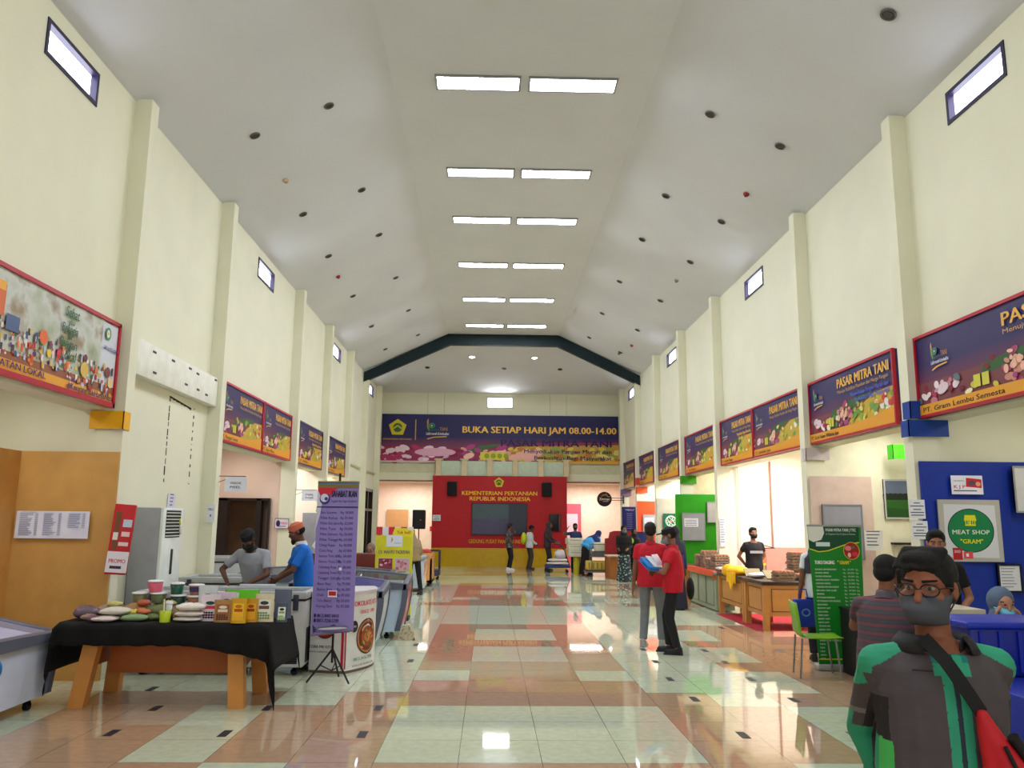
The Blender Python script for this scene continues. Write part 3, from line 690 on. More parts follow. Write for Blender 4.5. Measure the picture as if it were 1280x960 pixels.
def pricelist(p, W, H):
    R = random.Random(2)
    for c0, c1 in ((.05, .3), (.38, .62), (.72, .95)):
        for i in range(18 if c0 < .7 else 12):
            v = H * (.9 - i * .046); p.rect(W * c0, v, W * (c0 + (c1 - c0) * R.uniform(.4, .75)), v + H * .018, (120, 124, 160)); p.rect(W * (c1 - .04), v, W * c1, v + H * .018, (130, 130, 160))
    p.text('DAFTAR HARGA', W * .08, H * .94, H * .05, (90, 90, 130), W * .2)
board('price_list', 'white sheet of small printed price columns on the plywood partition', 'notice', (-5.11, 8.96, 1.47), X1, .78, .29, (216, 220, 236), pricelist, th=.004, part='paper')
def meat(p, W, H):
    p.poly([(.05, .05), (W - .05, .04), (W - .06, H - .06), (.06, H - .05)], (206, 208, 214))
    p.ell(W * .5, H * .5, W * .375, H * .355, (20, 36, 60), 40); p.ell(W * .5, H * .5, W * .36, H * .34, (14, 122, 70), 40)
    p.text('MEAT SHOP', W * .5, H * .44, H * .1, (226, 230, 210), W * .6, 'c', .01); p.text('"GRAM"', W * .5, H * .29, H * .1, (220, 214, 30), W * .36, 'c', .02)
    Y = (220, 214, 30); p.poly([(W * .4, H * .67), (W * .6, H * .67), (W * .585, H * .75), (W * .415, H * .75)], Y); p.rect(W * .415, H * .575, W * .585, H * .6, Y)
    for a in (.42, .455, .53, .565): p.rect(W * a, H * .58, W * (a + .014), H * .67, Y)
    for a in range(5): p.ell(W * (.42 + a * .04), H * .67, W * .02, H * .02, Y, 10)
    p.rect(W * .475, H * .58, W * .51, H * .65, Y)
    p.rect(W * .18, H * .03, W * .33, H * .22, (176, 30, 44)); p.text('300', W * .2, H * .14, H * .06, (240, 220, 220), W * .1); p.rect(W * .35, H * .05, W * .5, H * .16, (226, 70, 84)); p.rect(W * .39, H * .08, W * .43, H * .13, (240, 230, 230))
board('meat_shop_sign', 'grey board with the round green meat shop sign', 'sign', (5.01, 9.0, 1.3), X1, .7, .68, (176, 174, 166), meat)
def kjp(p, W, H):
    p.text('MENERIMA', W * .08, H * .68, H * .1, (60, 60, 120), W * .34); p.text('K J P', W * .08, H * .32, H * .24, (200, 40, 70), W * .36, bold=.03); p.rect(W * .06, H * .16, W * .8, H * .22, (90, 90, 130))
    p.poly([(W * .46, H * .4), (W * .96, H * .34), (W * .97, H * .8), (W * .48, H * .88)], (196, 30, 50)); p.ell(W * .65, H * .6, W * .12, H * .14, (90, 70, 80)); p.ell(W * .85, H * .55, W * .08, H * .12, (220, 160, 130))
board('card_notice', 'white notice with red card picture above the meat shop sign', 'notice', (5.18, 9.0, 2.04), X1, .36, .21, (226, 226, 236), kjp, th=.004, part='paper')
def note(p, W, H):
    for i, (a, b_) in enumerate(((.8, .4), (.64, .85), (.46, .5), (.3, .85), (.16, .8))): p.rect(W * (.5 - b_ / 2), H * a, W * (.5 + b_ / 2), H * (a + .05), (70, 74, 110))
board('paper_notice', 'white paper notice on the first right pillar, upper of two', 'notice', (4.68, 9.0, 1.765), X1, .18, .21, (226, 228, 232), note, th=.003, part='paper')
board('paper_notice', 'white paper notice on the first right pillar, lower of two', 'notice', (4.69, 8.99, 1.54), X1, .18, .2, (226, 228, 232), note, th=.003, part='paper')
board('pin_board', 'white framed board at the right picture edge', 'board', (5.86, 8.95, 1.84), X1, .7, .52, (206, 206, 206), None, (150, 150, 150))
board('framed_certificate', 'black framed certificate behind the woman in blue grey hijab', 'frame', (5.62, 9.0, .97), X1, .27, .31, (216, 218, 224), rows(8, (150, 154, 170), .15, .8), (16, 18, 34))
board('felt_board', 'grey felt board on the dusky pink panel', 'board', (5.0, 12.17, 1.17), X1, .61, .82, (146, 148, 158), None, (130, 132, 140))
def field(p, W, H):
    p.rect(0, H * .5, W, H, (92, 104, 130)); p.rect(0, H * .45, W, H * .62, (20, 34, 24)); p.rect(0, 0, W, H * .48, (36, 92, 30))
    for i in range(9): p.ell(W * (.05 + i * .12), H * .6, W * .08, H * .05, (20, 34, 24), 10)
    p.poly([(0, 0), (W, 0), (W, H * .2), (0, H * .3)], (24, 76, 22))
board('field_painting', 'framed picture of a green field under grey sky', 'picture', (6.0, 12.26, 1.78), X1, .62, .6, (90, 100, 120), field, (176, 178, 180), fw=.025)
t = thing('niche_cabinet', 'dark arched display niche behind the seated man', 'cabinet', (6.02, 12.3, .2))
b = MB(); pts = [(0, 0, 0), (.75, 0, 0), (.75, 0, 1.5)] + [(.15 - .15 * math.sin(a), 0, 1.35 + .15 * math.cos(a)) for a in (0, .5, 1.0, PI / 2)]; b.prism(pts, (0, 0, 0), (0, .05, 0)); b.build('niche', M((44, 34, 32), .6), t)
b = MB()
for z in (.5, .9, 1.2): b.b2((.05, -.12, z), (.72, 0, z + .03))
b.build('shelf', M((30, 26, 28), .5), t)
board('paper_notice', 'white paper notice beside the green price banner', 'notice', (5.52, 11.95, 1.32), X1, .27, .29, (206, 208, 206), rows(5, (90, 90, 96), .1, .9), th=.003, part='paper')
def kotak(p, W, H):
    p.rect(W * .1, H * .5, W * .7, H * .8, (222, 224, 230))
    for i in range(4): p.rect(W * .14, H * (.54 + i * .06), W * .64, H * (.56 + i * .06), (90, 90, 110))
board('felt_board', 'grey felt board with white notice on the green panel', 'board', (4.78, 20.27, 1.26), X1, .58, .68, (150, 154, 156), kotak, (140, 144, 146))
board('felt_board', 'grey felt board with white notice on the orange panel', 'board', (5.0, 26.64, 1.38), X1, .5, .57, (160, 160, 166), kotak, (150, 150, 154))
board('felt_board', 'tall narrow pale board right of the green panel', 'board', (5.42, 20.28, 1.7), X1, .3, .52, (176, 172, 170), None, (150, 150, 150))
def greenp(p, W, H):
    p.ell(W * .5, H * .62, W * .36, H * .28, (206, 226, 216), 24); p.ell(W * .5, H * .62, W * .32, H * .24, (10, 96, 66), 24)
    for a in range(4): p.ell(W * .5, H * .62, W * .34, H * .1, (190, 220, 206), 20, a * PI / 4); p.ell(W * .5, H * .62, W * .3, H * .07, (10, 96, 66), 20, a * PI / 4)
    p.ell(W * .5, H * .62, W * .08, H * .07, (226, 120, 90)); p.text('HALAL', W * .5, H * .16, H * .14, (236, 90, 80), W * .6, 'c', .03)
board('emblem_poster', 'dark green poster with a pale knot emblem', 'poster', (5.0, 23.5, 1.38), X1, .45, .57, (10, 90, 62), greenp)
def menu(p, W, H):
    p.text('"MENU"', W * .2, H * .84, H * .09, (190, 190, 220), W * .6)
    for i in range(9): p.rect(W * .3, H * (.72 - i * .075), W * .65, H * (.735 - i * .075), (130, 130, 190))
board('menu_board', 'dark blue menu board near the far right corner', 'sign', (4.84, 29.9, 1.35), X1, .58, .9, (26, 26, 90), menu, (60, 60, 120))
board('wall_board', 'plain brown board on the pale wall of the left alcove', 'board', (-4.27, 33.9, 1.12), X1, .88, 1.0, (196, 146, 96))
board('wall_board', 'pink doorway panel with pale screen in the right alcove', 'panel', (3.1, 33.9, 0), X1, .68, 2.42, (226, 90, 110), lambda p, W, H: p.rect(W * .08, H * .3, W * .8, H * .83, (236, 200, 216)))
board('paper_notice', 'small white notice on the left edge of the red backdrop', 'notice', (-2.17, 30.95, 1.68), X1, .3, .22, (216, 222, 226), note, th=.004, part='paper')
board('wall_board', 'small red card behind the tripod speaker', 'board', (-2.48, 33.85, 1.25), X1, .4, .2, (196, 24, 50))
t = thing('round_sign', 'round black hanging sign on a bracket at the far right', 'sign', (4.2, 29.92, 2.52), 0)
b = MB(); b.cyl((0, .03, 0), (0, -.03, 0), .27, .27, 28); b.build('disc', M((34, 16, 20), .4), t)
p = Print((0, -.032, 0), (1, 0, 0), (0, 0, 1), .002); p.line([(-.12, .1), (-.04, .16), (.06, .15), (.14, .08), (.2, .1)], .02, (190, 140, 70)); p.line([(-.02, .12), (.06, .2), (.12, .12)], .015, (190, 140, 70)); p.text('Zirrman', 0, -.04, .13, (230, 220, 210), .38, 'c', .02); p.rect(-.06, -.09, .14, -.07, (190, 180, 160)); p.build('print', t)
b = MB(); b.cyl((.27, 0, .04), (.72, 0, .04), .012); b.cyl((.27, 0, -.04), (.72, 0, -.04), .012); b.b2((.69, -.03, -.16), (.73, .03, .16)); b.build('bracket', M((60, 56, 50), .5), t)
# left side signs
def hang(label, x, y, z, rows_):
    t = thing('hanging_sign', label, 'sign', (x, y, z), 0, 'hanging paper signs')
    b = MB(); b.b2((-.15, -.004, -.2), (.18, .004, .02)); b.build('paper', M((226, 228, 240), .6), t)
    b = MB(); b.cyl((-.34, 0, .03), (.16, 0, .03), .006); b.cyl((-.34, 0, .05), (-.34, 0, -.25), .008); b.cyl((-.34, 0, -.1), (-.14, 0, -.02), .005); b.build('bracket', M((50, 46, 44), .5), t)
    p = Print((0, -.005, 0), (1, 0, 0), (0, 0, 1)); 
    for i, r_ in enumerate(rows_): p.text(r_, .015, -.09 - i * .06, .05, (50, 50, 80), .16, 'c', .02)
    p.build('print', t)
hang('white hanging paper sign before the pink doorway stall', -3.87, 12.4, 2.3, ('UNGGAS', 'PISEL'))
hang('white hanging paper sign before the third left stall', -3.83, 17.3, 2.28, ('PISEL', 'Kerupuk'))
def nolak(p, W, H): p.ell(W * .24, H * .5, W * .15, H * .32, (40, 30, 90)); p.text('TELAT', W * .42, H * .42, H * .3, (200, 60, 120), W * .5, bold=.03); p.rect(W * .3, H * .18, W * .8, H * .26, (90, 80, 150))
board('door_plaque', 'small white plaque with pink lettering beside the dark doorway', 'notice', (-4.47, 17.13, 1.5), X1, .29, .21, (220, 206, 214), nolak, (120, 90, 110), th=.006, fw=.008)
def blt(p, W, H): p.text('OBLC', W * .5, H * .66, H * .2, (60, 60, 80), W * .7, 'c', .02); p.rect(W * .4, H * .3, W * .6, H * .45, (120, 120, 170))
board('paper_notice', 'small white paper on the second left pillar', 'notice', (-4.2, 12.22, 1.64), X1, .12, .26, (220, 222, 232), blt, th=.003, part='paper')
board('paper_notice', 'narrow white paper on the wall above the air conditioner', 'notice', (-4.3, 10.98, 1.8), (0, 1), .26, .22, (214, 214, 226), rows(4, (90, 80, 140), .3, .8), th=.003, part='paper')
# promo tower
t = thing('promo_display', 'tilted red snack display box hanging by the first left pillar', 'display', (-4.0, 8.96, 1.1), 0); t.scale = (.8, .8, 1)
t.rotation_euler = (0, .07, .35)
b = MB(); b.b2((-.13, -.09, 0), (.13, .07, .74), None, .01); b.build('box', M((190, 26, 34), .4), t)
p = Print((0, -.091, 0), (1, 0, 0), (0, 0, 1)); p.rect(-.13, .02, .13, .24, (226, 220, 226)); p.text('PROMO', 0, .12, .06, (196, 40, 60), .2, 'c', .03); p.rect(-.08, .06, .06, .09, (60, 40, 50)); p.rect(-.1, .26, -.03, .66, (120, 70, 40)); p.rect(-.1, .36, -.04, .44, (230, 220, 210)); p.rect(.0, .5, .11, .58, (190, 206, 220)); p.rect(.0, .4, .1, .45, (240, 200, 200)); p.rect(-.02, .3, .1, .34, (236, 200, 200)); p.build('print', t)
# standing air conditioner
def aircon(loc, label, bird=False, H=1.82):
    t = thing('standing_air_conditioner', label, 'air conditioner', loc, 0, 'standing air conditioners')
    b = MB(); b.b2((0, 0, 0), (.34, .62, H), None, .01); b.build('side_casing', M((158, 160, 166), .4), t)
    b = MB(); b.b2((.34, 0, 0), (.38, .62, H), None, .008); b.build('front', M((226, 234, 228), .35), t)
    b = MB(); b.b2((.381, .08, H - .36), (.384, .54, H - .03), M((20, 20, 22), .6))
    for i in range(8): b.b2((.384, .08, H - .345 + i * .04), (.392, .54, H - .333 + i * .04), M((216, 222, 214), .4))
    b.build('vent', None, t)
    b = MB(); b.b2((.381, .3, H - .8), (.39, .35, H - .5)); b.build('handle', M((24, 24, 26), .4), t)
    if bird:
        b = MB(); b.ell((.41, .5, H - .27), (.02, .03, .06), M((226, 216, 200), .6)); b.cyl((.41, .47, H - .2), (.41, .43, H - .13), .012, .004, 8, M((206, 206, 40), .6)); b.build('leaf_charm', None, t)
    return t
aircon((-4.3, 9.93, 0), 'tall white standing air conditioner by the plywood partition', True)
aircon((-4.4, 19.3, 0), 'pale standing cabinet air conditioner behind the man in blue', False, 1.85)
# ---------------------------------------------------------------- freezers
WHT = M((206, 210, 212), .35); RIMG = M((92, 96, 112), .35); BLK = M((18, 18, 22), .5)
def castors(t, pts):
    for x, y in pts: mb = MB(); mb.cyl((x, y - .02, .04), (x, y + .02, .04), .04, None, 10, BLK); mb.b2((x - .02, y - .02, .04), (x + .02, y + .02, .1), BLK); mb.build('castor', None, t)
def chest_freezer(loc, W, D, H, label, meat=False, rz=0, latches=True):
    t = thing('chest_freezer', label, 'freezer', loc, rz, 'chest freezers')
    b = MB(); b.b2((0, 0, .09), (W, D, H - .09), M((196, 198, 196), .4), .02); b.build('body', None, t)
    b = MB(); b.b2((-.01, -.01, H - .08), (W + .01, .05, H), None, .01); b.b2((-.01, D - .05, H - .08), (W + .01, D + .01, H), None, .01); b.b2((-.01, .05, H - .08), (.05, D - .05, H), None, .01); b.b2((W - .05, .05, H - .08), (W + .01, D - .05, H), None, .01)
    b.build('rim', M((176, 178, 176), .35), t)
    b = MB(); b.b2((-.004, -.006, H - .1), (W + .004, D + .004, H - .085)); b.build('gasket', BLK, t)
    b = MB(); b.b2((.05, .05, H - .03), (W * .52, D - .05, H - .022)); b.b2((W * .48, .05, H - .02), (W - .05, D - .05, H - .012)); b.build('sliding_glass', glass((220, 226, 230), .3), t)
    b = MB(); R = random.Random(int(W * 100))
    b.b2((.06, .06, H - .3), (W - .06, D - .06, H - .2), M((196, 200, 206), .6))
    if meat:
        for i in range(34): b.ell((R.uniform(W * .5, W - .16), R.uniform(.12, D - .12), H - .12), (.1, .07, .05), M(R.choice([(176, 110, 116), (196, 150, 150), (160, 90, 100), (206, 180, 178)]), .5), 10, 6)
    b.build('frozen_goods', None, t, kind='stuff')
    if latches:
        for x in (.14, W - .1): q = MB(); q.b2((x - .03, -.03, H - .2), (x + .03, -.005, H - .03), None, .008); q.build('latch', M((50, 54, 70), .4), t)
    b = MB(); b.b2((W - .42, -.005, .13), (W - .06, 0, .36))
    for i in range(9): b.b2((W - .42, -.009, .14 + i * .025), (W - .06, -.004, .148 + i * .025), M((40, 42, 46), .5))
    b.b2((W, .12, .13), (W + .005, D - .15, .5)); b.build('vent_grille', BLK, t)
    castors(t, [(.1, .08), (W - .1, .08), (.1, D - .08), (W - .1, D - .08)])
    return t
chest_freezer((-3.9, 9.3, 0), 1.86, .7, .9, 'long white chest freezer with black vents right behind the black draped table', True)
chest_freezer((-4.26, 11.5, 0), 1.0, .68, .9, 'white chest freezer behind the two working men')
chest_freezer((-5.0, 14.2, 0), .8, .6, 1.05, 'small white chest freezer in the pink stall doorway', latches=False)
def curved_freezer(loc, L, D, H, rz, label, endmat=None, tint=(120, 110, 190), sidecol=(196, 206, 222), lights=0, slope=.1):
    t = thing('curved_glass_freezer', label, 'freezer', loc, rz, 'curved glass freezers')
    def prof(ins, z0, z1, k=9):
        pts = [(.08 + ins, z0)] + [(L - .1 - ins, z0)]
        for i in range(k + 1): a = i / k; pts.append((L - .1 - ins + .1 * math.sin(a * PI / 2), z0 + .02 + (z1 - z0 - .02) * a))
        for i in range(k + 1): a = 1 - i / k; pts.append((.08 + ins - .08 * math.sin(a * PI / 2), z0 + .02 + (z1 - z0 - .02) * a))
        return pts
    b = MB(); pr = prof(0, .1, H - .14); b.prism([(x, .04, z) for x, z in pr], (0, 0, 0), (0, D - .08, 0)); b.build('tub', M(sidecol, .3), t)
    arch = lambda x: H - .06 + .06 * math.sin(PI * x / L)
    b = MB()
    for y0, y1 in ((0, .06), (D - .06, D)):
        xs = [L * i / 14 for i in range(15)]
        b.prism([(x, y0, H - .16) for x in xs] + [(x, y0, arch(x) + .0) for x in xs[::-1]], (0, 0, 0), (0, y1 - y0, 0))
    b.b2((-.015, 0, H - .16), (.07, D, H - .05), None, .02); b.b2((L - .07, 0, H - .16), (L + .015, D, H - .05), None, .02); b.build('rim', RIMG, t)
    b = MB(); r0 = [Vector((L * (.05 + .9 * i / 14), .05, arch(L * (.05 + .9 * i / 14)) - .01)) for i in range(15)]
    for i in range(14):
        a, c_ = r0[i], r0[i + 1]; b.quad([a, c_, c_ + Vector((0, D - .1, 0)), a + Vector((0, D - .1, 0))])
    lid = b.build('curved_lid', glass(tint, .4, .04), t)
    for y in (.0, D - .05):
        b = MB(); zs = [.12 + (H - .26) * i / 8 for i in range(9)]; xq = lambda z: L - .1 + .1 * math.sin(min(1, max(0, (z - .12) / (H - .26))) * PI / 2)
        b.prism([(xq(z) + .02, y, z) for z in zs] + [(xq(z) - .06, y, z) for z in zs[::-1]], (0, 0, 0), (0, .05, 0)); b.build('corner_trim', RIMG, t)
    b = MB(); b.b2((L * .5 - .02, .04, arch(L * .5) - .01), (L * .5 + .02, D - .04, arch(L * .5) + .015)); b.build('lid_handle', M((70, 74, 90), .4), lid)
    b = MB(); b.b2((.1, .08, H - .3), (L - .1, D - .08, H - .2), M((200, 206, 226), .5)); b.build('frozen_goods', None, t, kind='stuff')
    if lights:
        b = MB(); b.b2((.2, D - .1, H - .17), (L - .2, D - .07, H - .14)); b.build('inner_light', M((236, 240, 255), .4, 0, lights, 0), t)
    if endmat:
        p = MB(); zs = [.16 + (H - .34) * i / 8 for i in range(9)]
        xx = lambda z: L - .1 + .1 * math.sin(min(1, max(0, (z - .12) / (H - .26))) * PI / 2) + .006
        for a, c_ in zip(zs[:-1], zs[1:]): p.quad([(xx(a), .08, a), (xx(a), D - .08, a), (xx(c_), D - .08, c_), (xx(c_), .08, c_)])
        p.build('end_print', endmat, t)
    for o in [q for c in t.children for q in [c] + list(c.children)]:
        for v in o.data.vertices:
            if v.co.z > .35 * H: v.co.z -= slope * (1 - v.co.y / D) * (v.co.z - .35 * H) / (.65 * H)
    castors(t, [(.22, .1), (L - .28, .1), (.22, D - .1), (L - .28, D - .1)])
    return t
curved_freezer((-4.0, 5.75, 0), 2.2, .95, .9, PI / 2, 'white curved glass freezer with lit lid cut by the left picture edge', None, (206, 206, 236), (196, 204, 224), 40, .22)
MEATP = pattern([(176, 40, 60), (206, 90, 100), (150, 24, 40), (226, 150, 150), (186, 60, 70)], 9, 'voronoi', .35, 'meat_photo_print')
curved_freezer((-2.45, 10.95, 0), 1.05, .72, .92, 0, 'grey rimmed white curved freezer beside the round promo counter', M((206, 214, 224), .3), sidecol=(186, 206, 222))
curved_freezer((-2.9, 12.1, 0), 1.7, .8, .93, 0, 'curved freezer with a red meat photo on its aisle end', MEATP, (90, 90, 80), (190, 206, 226))
curved_freezer((-4.1, 13.3, 0), 2.5, .75, .93, 0, 'pale curved freezer behind the red ended one', None, (150, 160, 160), (190, 200, 206))
# blue ball at the edge
b = MB(); b.ell((0, 0, 0), (.05, .05, .08)); o = b.build('blue_handle_bag', M((20, 110, 170), .4)); o.location = (-3.9, 6.78, .5); tagged(o, 'small bright blue bag hung on the freezer at the left picture edge', 'bag')
# ---------------------------------------------------------------- display table with black cloth
WOOD = M((206, 138, 66), .45, 0, 0, .1, 3); WOODD = M((150, 84, 40), .5, 0, 0, .1, 3)
t = thing('display_table', 'orange wood table under a black cloth full of packets', 'table', (-3.0, 8.15, 0), 0)
b = MB(); b.b2((-.86, -.44, .7), (.86, .42, .74), None, .005); b.build('tabletop', WOOD, t)
def leg(x0, y0, x1, y1):
    b = MB(); b.prism([(x0 - .07, y0 - .05, 0), (x0 + .07, y0 - .05, 0), (x0 + .07, y0 + .05, 0), (x0 - .07, y0 + .05, 0)], (0, 0, 0), (x1 - x0, y1 - y0, .7)); b.build('leg', WOOD, t)
leg(-.72, -.35, -.62, -.3); leg(.72, -.35, .66, -.3); leg(-.72, .35, -.66, .3); leg(.74, .35, .68, .3)
b = MB(); b.b2((-.62, .0, .24), (.64, .03, .7)); b.build('modesty_panel', M((176, 96, 44), .5, 0, 0, .08, 3), t)
b = MB(); b.b2((-.68, -.3, .34), (-.65, .3, .7)); b.build('side_panel', WOODD, t); b = MB(); b.prism([(.66, -.3, .7), (.66, .3, .7), (.66, .3, .4), (.66, -.3, .22)], (0, 0, 0), (.03, 0, 0)); b.build('side_panel', WOODD, t)
def cloth():
    N, Mm = 60, 30; V = []; F = []; x0, x1, y0, y1 = -1.02, .98, -.5, .5
    zt = .748
    def drop(u, v):
        # u along x, v front(-)..back
        return 0
    # sheet draped: parametrize beyond the table edges
    for j in range(Mm + 1):
        for i in range(N + 1):
            s_ = -1.36 + 2.68 * i / N; q = -.66 + 1.3 * j / Mm
            hx = max(0, abs(s_) - .93); hy = max(0, -q - .47) + max(0, q - .47)
            X = max(-.9, min(.93, s_)); Y = max(-.47, min(.47, q)); z = zt
            if s_ > 0: hx *= 1.0
            d = hx + hy
            if s_ < -.93: X -= .03 + hx * .08
            if s_ > .93: X += .05 + hx * .25
            if q < -.47: Y -= .02 + .02 * math.sin(s_ * 23) * min(1, hy * 8); d = hy * (1.0 if s_ < .3 else 1.0 + .9 * (s_ - .3)) + hx
            z = zt - d + .004 * math.sin(s_ * 31 + q * 5)
            if hx > 0: Y += .03 * math.sin(q * 20 + 1) * min(1, hx * 6)
            V.append((X, Y, z))
    for j in range(Mm):
        for i in range(N): a = j * (N + 1) + i; F.append((a, a + 1, a + N + 2, a + N + 1))
    m = MB(); m.add(V, F, None, True); return m
o = cloth().build('black_tablecloth', M((10, 10, 12), .9)); o.location = (-3.0, 8.15, 0)
sd = o.modifiers.new('thickness', 'SOLIDIFY'); sd.thickness = .006; sd.offset = 1
tagged(o, 'black cloth draped over the orange wood display table', 'tablecloth')
TZ = .757
def on_table(name, label, cat, x, y, group=None, rz=0, z=TZ): return thing(name, label, cat, (x, y, z), rz, group)
G1 = 'goods on the black draped table'
def pouch(label, x, y, w_, h_, col, draw=None, th=.05, z=TZ, rz=0, alpha=1, name='food_pouch'):
    t = on_table(name, label, 'pouch', x, y, G1, rz, z)
    rings = []
    for k in range(7):
        a = k / 6; d = th * (1 - a) * .5 + .003; ww = w_ / 2 * (1 - .06 * math.sin(PI * a))
        rings.append([Vector((ww * math.cos(q) if abs(math.cos(q)) < .999 else ww * math.cos(q), d * math.sin(q), h_ * a)) for q in [2 * PI * i / 16 for i in range(16)]])
    m = MB(); m.loft(rings); m.build('bag', M(col, .35, 0, 0, .05, 20, alpha=alpha), t)
    if draw:
        tt = math.atan2(th * .5, h_); p = Print((0, -th * .5 - .004, 0), (1, 0, 0), (0, math.sin(tt) * 1.0, math.cos(tt))); draw(p, w_, h_); p.build('label_print', t)
    return t
def flatbag(label, x, y, z, l, w_, h_, col, rz=0., cat='bag', name='packed_bag'):
    t = None; m = MB(); R = random.Random(int(x * 999) + int(z * 99))
    nu, nv = 14, 8; V = []; F = []
    m.ell((0, 0, h_ / 2), (l / 2, w_ / 2, h_ / 2), None, 18, 8)
    for i, v in enumerate(m.v):
        u = v.x / (l / 2); q = v.y / (w_ / 2); r = max(abs(u), abs(q), .01); rr = math.hypot(u, q)
        f_ = (rr / r) ** .85 if rr > .2 else 1; m.v[i] = Vector((v.x * f_ * (1 + .03 * R.uniform(-1, 1)), v.y * f_ * (1 + .03 * R.uniform(-1, 1)), v.z * (1 + .1 * R.uniform(-1, 1))))
    o = m.build(name, M(col, .4, 0, 0, .05, 30)); o.location = (x, y, z); o.rotation_euler = (0, 0, rz); tagged(o, label, cat, G1); return o
def tub(label, x, y, z, r, h_, col, lid=(226, 226, 226), band_=None):
    t = on_table('food_tub', label, 'tub', x, y, G1, 0, z)
    m = MB(); m.lathe([(r * .82, 0), (r, h_ * .9), (r * .98, h_ * .9)], n=18); m.build('cup', M(col, .35, 0, 0, .12, 25), t)
    m = MB(); m.lathe([(r * 1.06, h_ * .88), (r * 1.06, h_), (r * .9, h_ * 1.02), (0.002, h_ * 1.02)], n=18); m.build('lid', M(lid, .4), t)
    if band_:
        m = MB(); m.lathe([(r * .9, h_ * .3), (r * .985, h_ * .75)], n=18); m.build('paper_band', M(band_, .5), t)
def lab(bg, a, b_, blob=None):
    def d(p, W, H):
        if bg: p.rect(-W * .34, H * .12, W * .34, H * .8, bg)
        p.ell(0, H * .68, W * .22, H * .07, a, 12); p.rect(-W * .26, H * .46, W * .26, H * .58, b_)
        if blob:
            R = random.Random(5)
            for i in range(14): p.ell(-.26 * W + (i % 5) * .13 * W, H * (.14 + (i // 5) * .09), W * .065, H * .04, blob, 8)
    return d
YF = 7.82
flatbag('mauve bag of small red onions at the left end of the table', -3.78, 7.95, TZ, .22, .2, .12, (104, 84, 96), .3)
flatbag('brownish bag of dried goods behind the white sachets', -3.62, 8.08, TZ, .26, .2, .12, (150, 130, 116), .1)
flatbag('upper white sachet on the left of the table', -3.47, 7.84, TZ + .05, .26, .18, .07, (206, 202, 186), .1)
flatbag('lower white sachet on the left of the table', -3.52, 7.76, TZ, .24, .16, .05, (210, 196, 190), -.05)
flatbag('green vegetable bag on the table front', -3.27, 7.8, TZ, .24, .12, .06, (130, 156, 110), .15)
flatbag('orange brown snack bag behind the white sachets', -3.38, 8.1, TZ, .24, .18, .13, (160, 120, 80), 0)
flatbag('dull green snack bag behind the green tub', -3.18, 8.1, TZ, .24, .18, .12, (110, 116, 76), 0)
flatbag('brown and green bag left of the lime cup', -3.02, 7.98, TZ, .2, .16, .1, (120, 96, 66), .2)
tub('clear lidded tub of green snacks, left of the back row', -3.42, 8.25, TZ + .12, .075, .1, (110, 112, 76))
tub('clear lidded tub of green snacks, second in the back row', -3.24, 8.25, TZ + .12, .075, .1, (96, 106, 66))
tub('dark green banded lidded tub, third in the back row', -3.05, 8.25, TZ + .1, .075, .1, (30, 60, 50))
for x in (-3.42, -3.24, -3.05): flatbag('pale box of packets holding up the back row tubs, %s' % {-3.42: 'left', -3.24: 'middle', -3.05: 'right'}[x], x, 8.25, TZ, .17, .16, .12, (150, 146, 130), 0, 'box', 'packet_box')
tub('pink paper cup with white lid on top of the tubs', -3.28, 8.25, TZ + .225, .07, .11, (206, 90, 110))
tub('dark green paper cup with white lid on top of the tubs', -3.07, 8.25, TZ + .205, .065, .11, (20, 80, 60))
tub('brown printed cup with white lid on top of a tub', -2.88, 8.25, TZ + .2, .07, .1, (140, 90, 80), (220, 220, 220), (60, 50, 90))
tub('brown striped tub under the printed cup', -2.88, 8.25, TZ + .08, .08, .115, (150, 100, 70), (226, 220, 210))
tub('beige snack tub with wide white lid', -2.9, 8.05, TZ, .085, .12, (176, 140, 110), (226, 222, 214))
tub('clear tall cup behind the lime one', -3.02, 7.95, TZ, .03, .16, (200, 206, 200))
t = on_table('lime_cup', 'small lime green measuring cup near the table front', 'cup', -2.97, 7.74, G1); m = MB(); m.lathe([(.045, 0), (.05, .1), (.046, .1), (.042, .01)], n=16); m.build('cup', M((176, 196, 30), .35), t); m = MB(); m.cyl((-.02, .02, .05), (-.03, .03, .2), .006); m.build('spoon', M((220, 226, 200), .4), t)
for i, (z, h_) in enumerate(((0, .045), (.045, .05), (.095, .07))): flatbag('white flour bag in the left stack, %s' % ('bottom', 'middle', 'top')[i], -2.78 + .01 * i, 7.82, TZ + z, .26, .18, h_, (226, 218, 210), .05 * i)
for i, (z, h_) in enumerate(((0, .07), (.07, .09))): flatbag('white flour bag in the stack at the right table end, %s' % ('lower', 'upper')[i], -2.2 + .0 * i, 7.95, TZ + z, .24, .2, h_, (232, 222, 204), .2 * i - .1)
pouch('tall clear pouch with white header, farthest left of the pouches', -2.72, 8.12, .19, .3, (206, 210, 214), lab(None, (60, 80, 60), (200, 60, 80), (120, 40, 60)))
pouch('white pouch printed with dark cherries', -2.6, 7.85, .19, .24, (226, 212, 224), lab(None, (30, 70, 50), (206, 50, 80), (80, 20, 40)))
pouch('second white pouch printed with cherries, behind the first', -2.5, 8.0, .19, .25, (214, 200, 216), lab(None, (60, 60, 90), (190, 90, 120), (90, 30, 60)))
pouch('brown kraft pouch with white label', -2.45, 7.76, .17, .2, (176, 130, 76), lab((150, 96, 46), (236, 220, 200), (226, 210, 190), (90, 50, 30)))
pouch('bright yellow pouch with orange print', -2.29, 7.7, .145, .22, (206, 156, 20), lab((236, 186, 20), (190, 110, 20), (180, 70, 20), (236, 170, 40)))
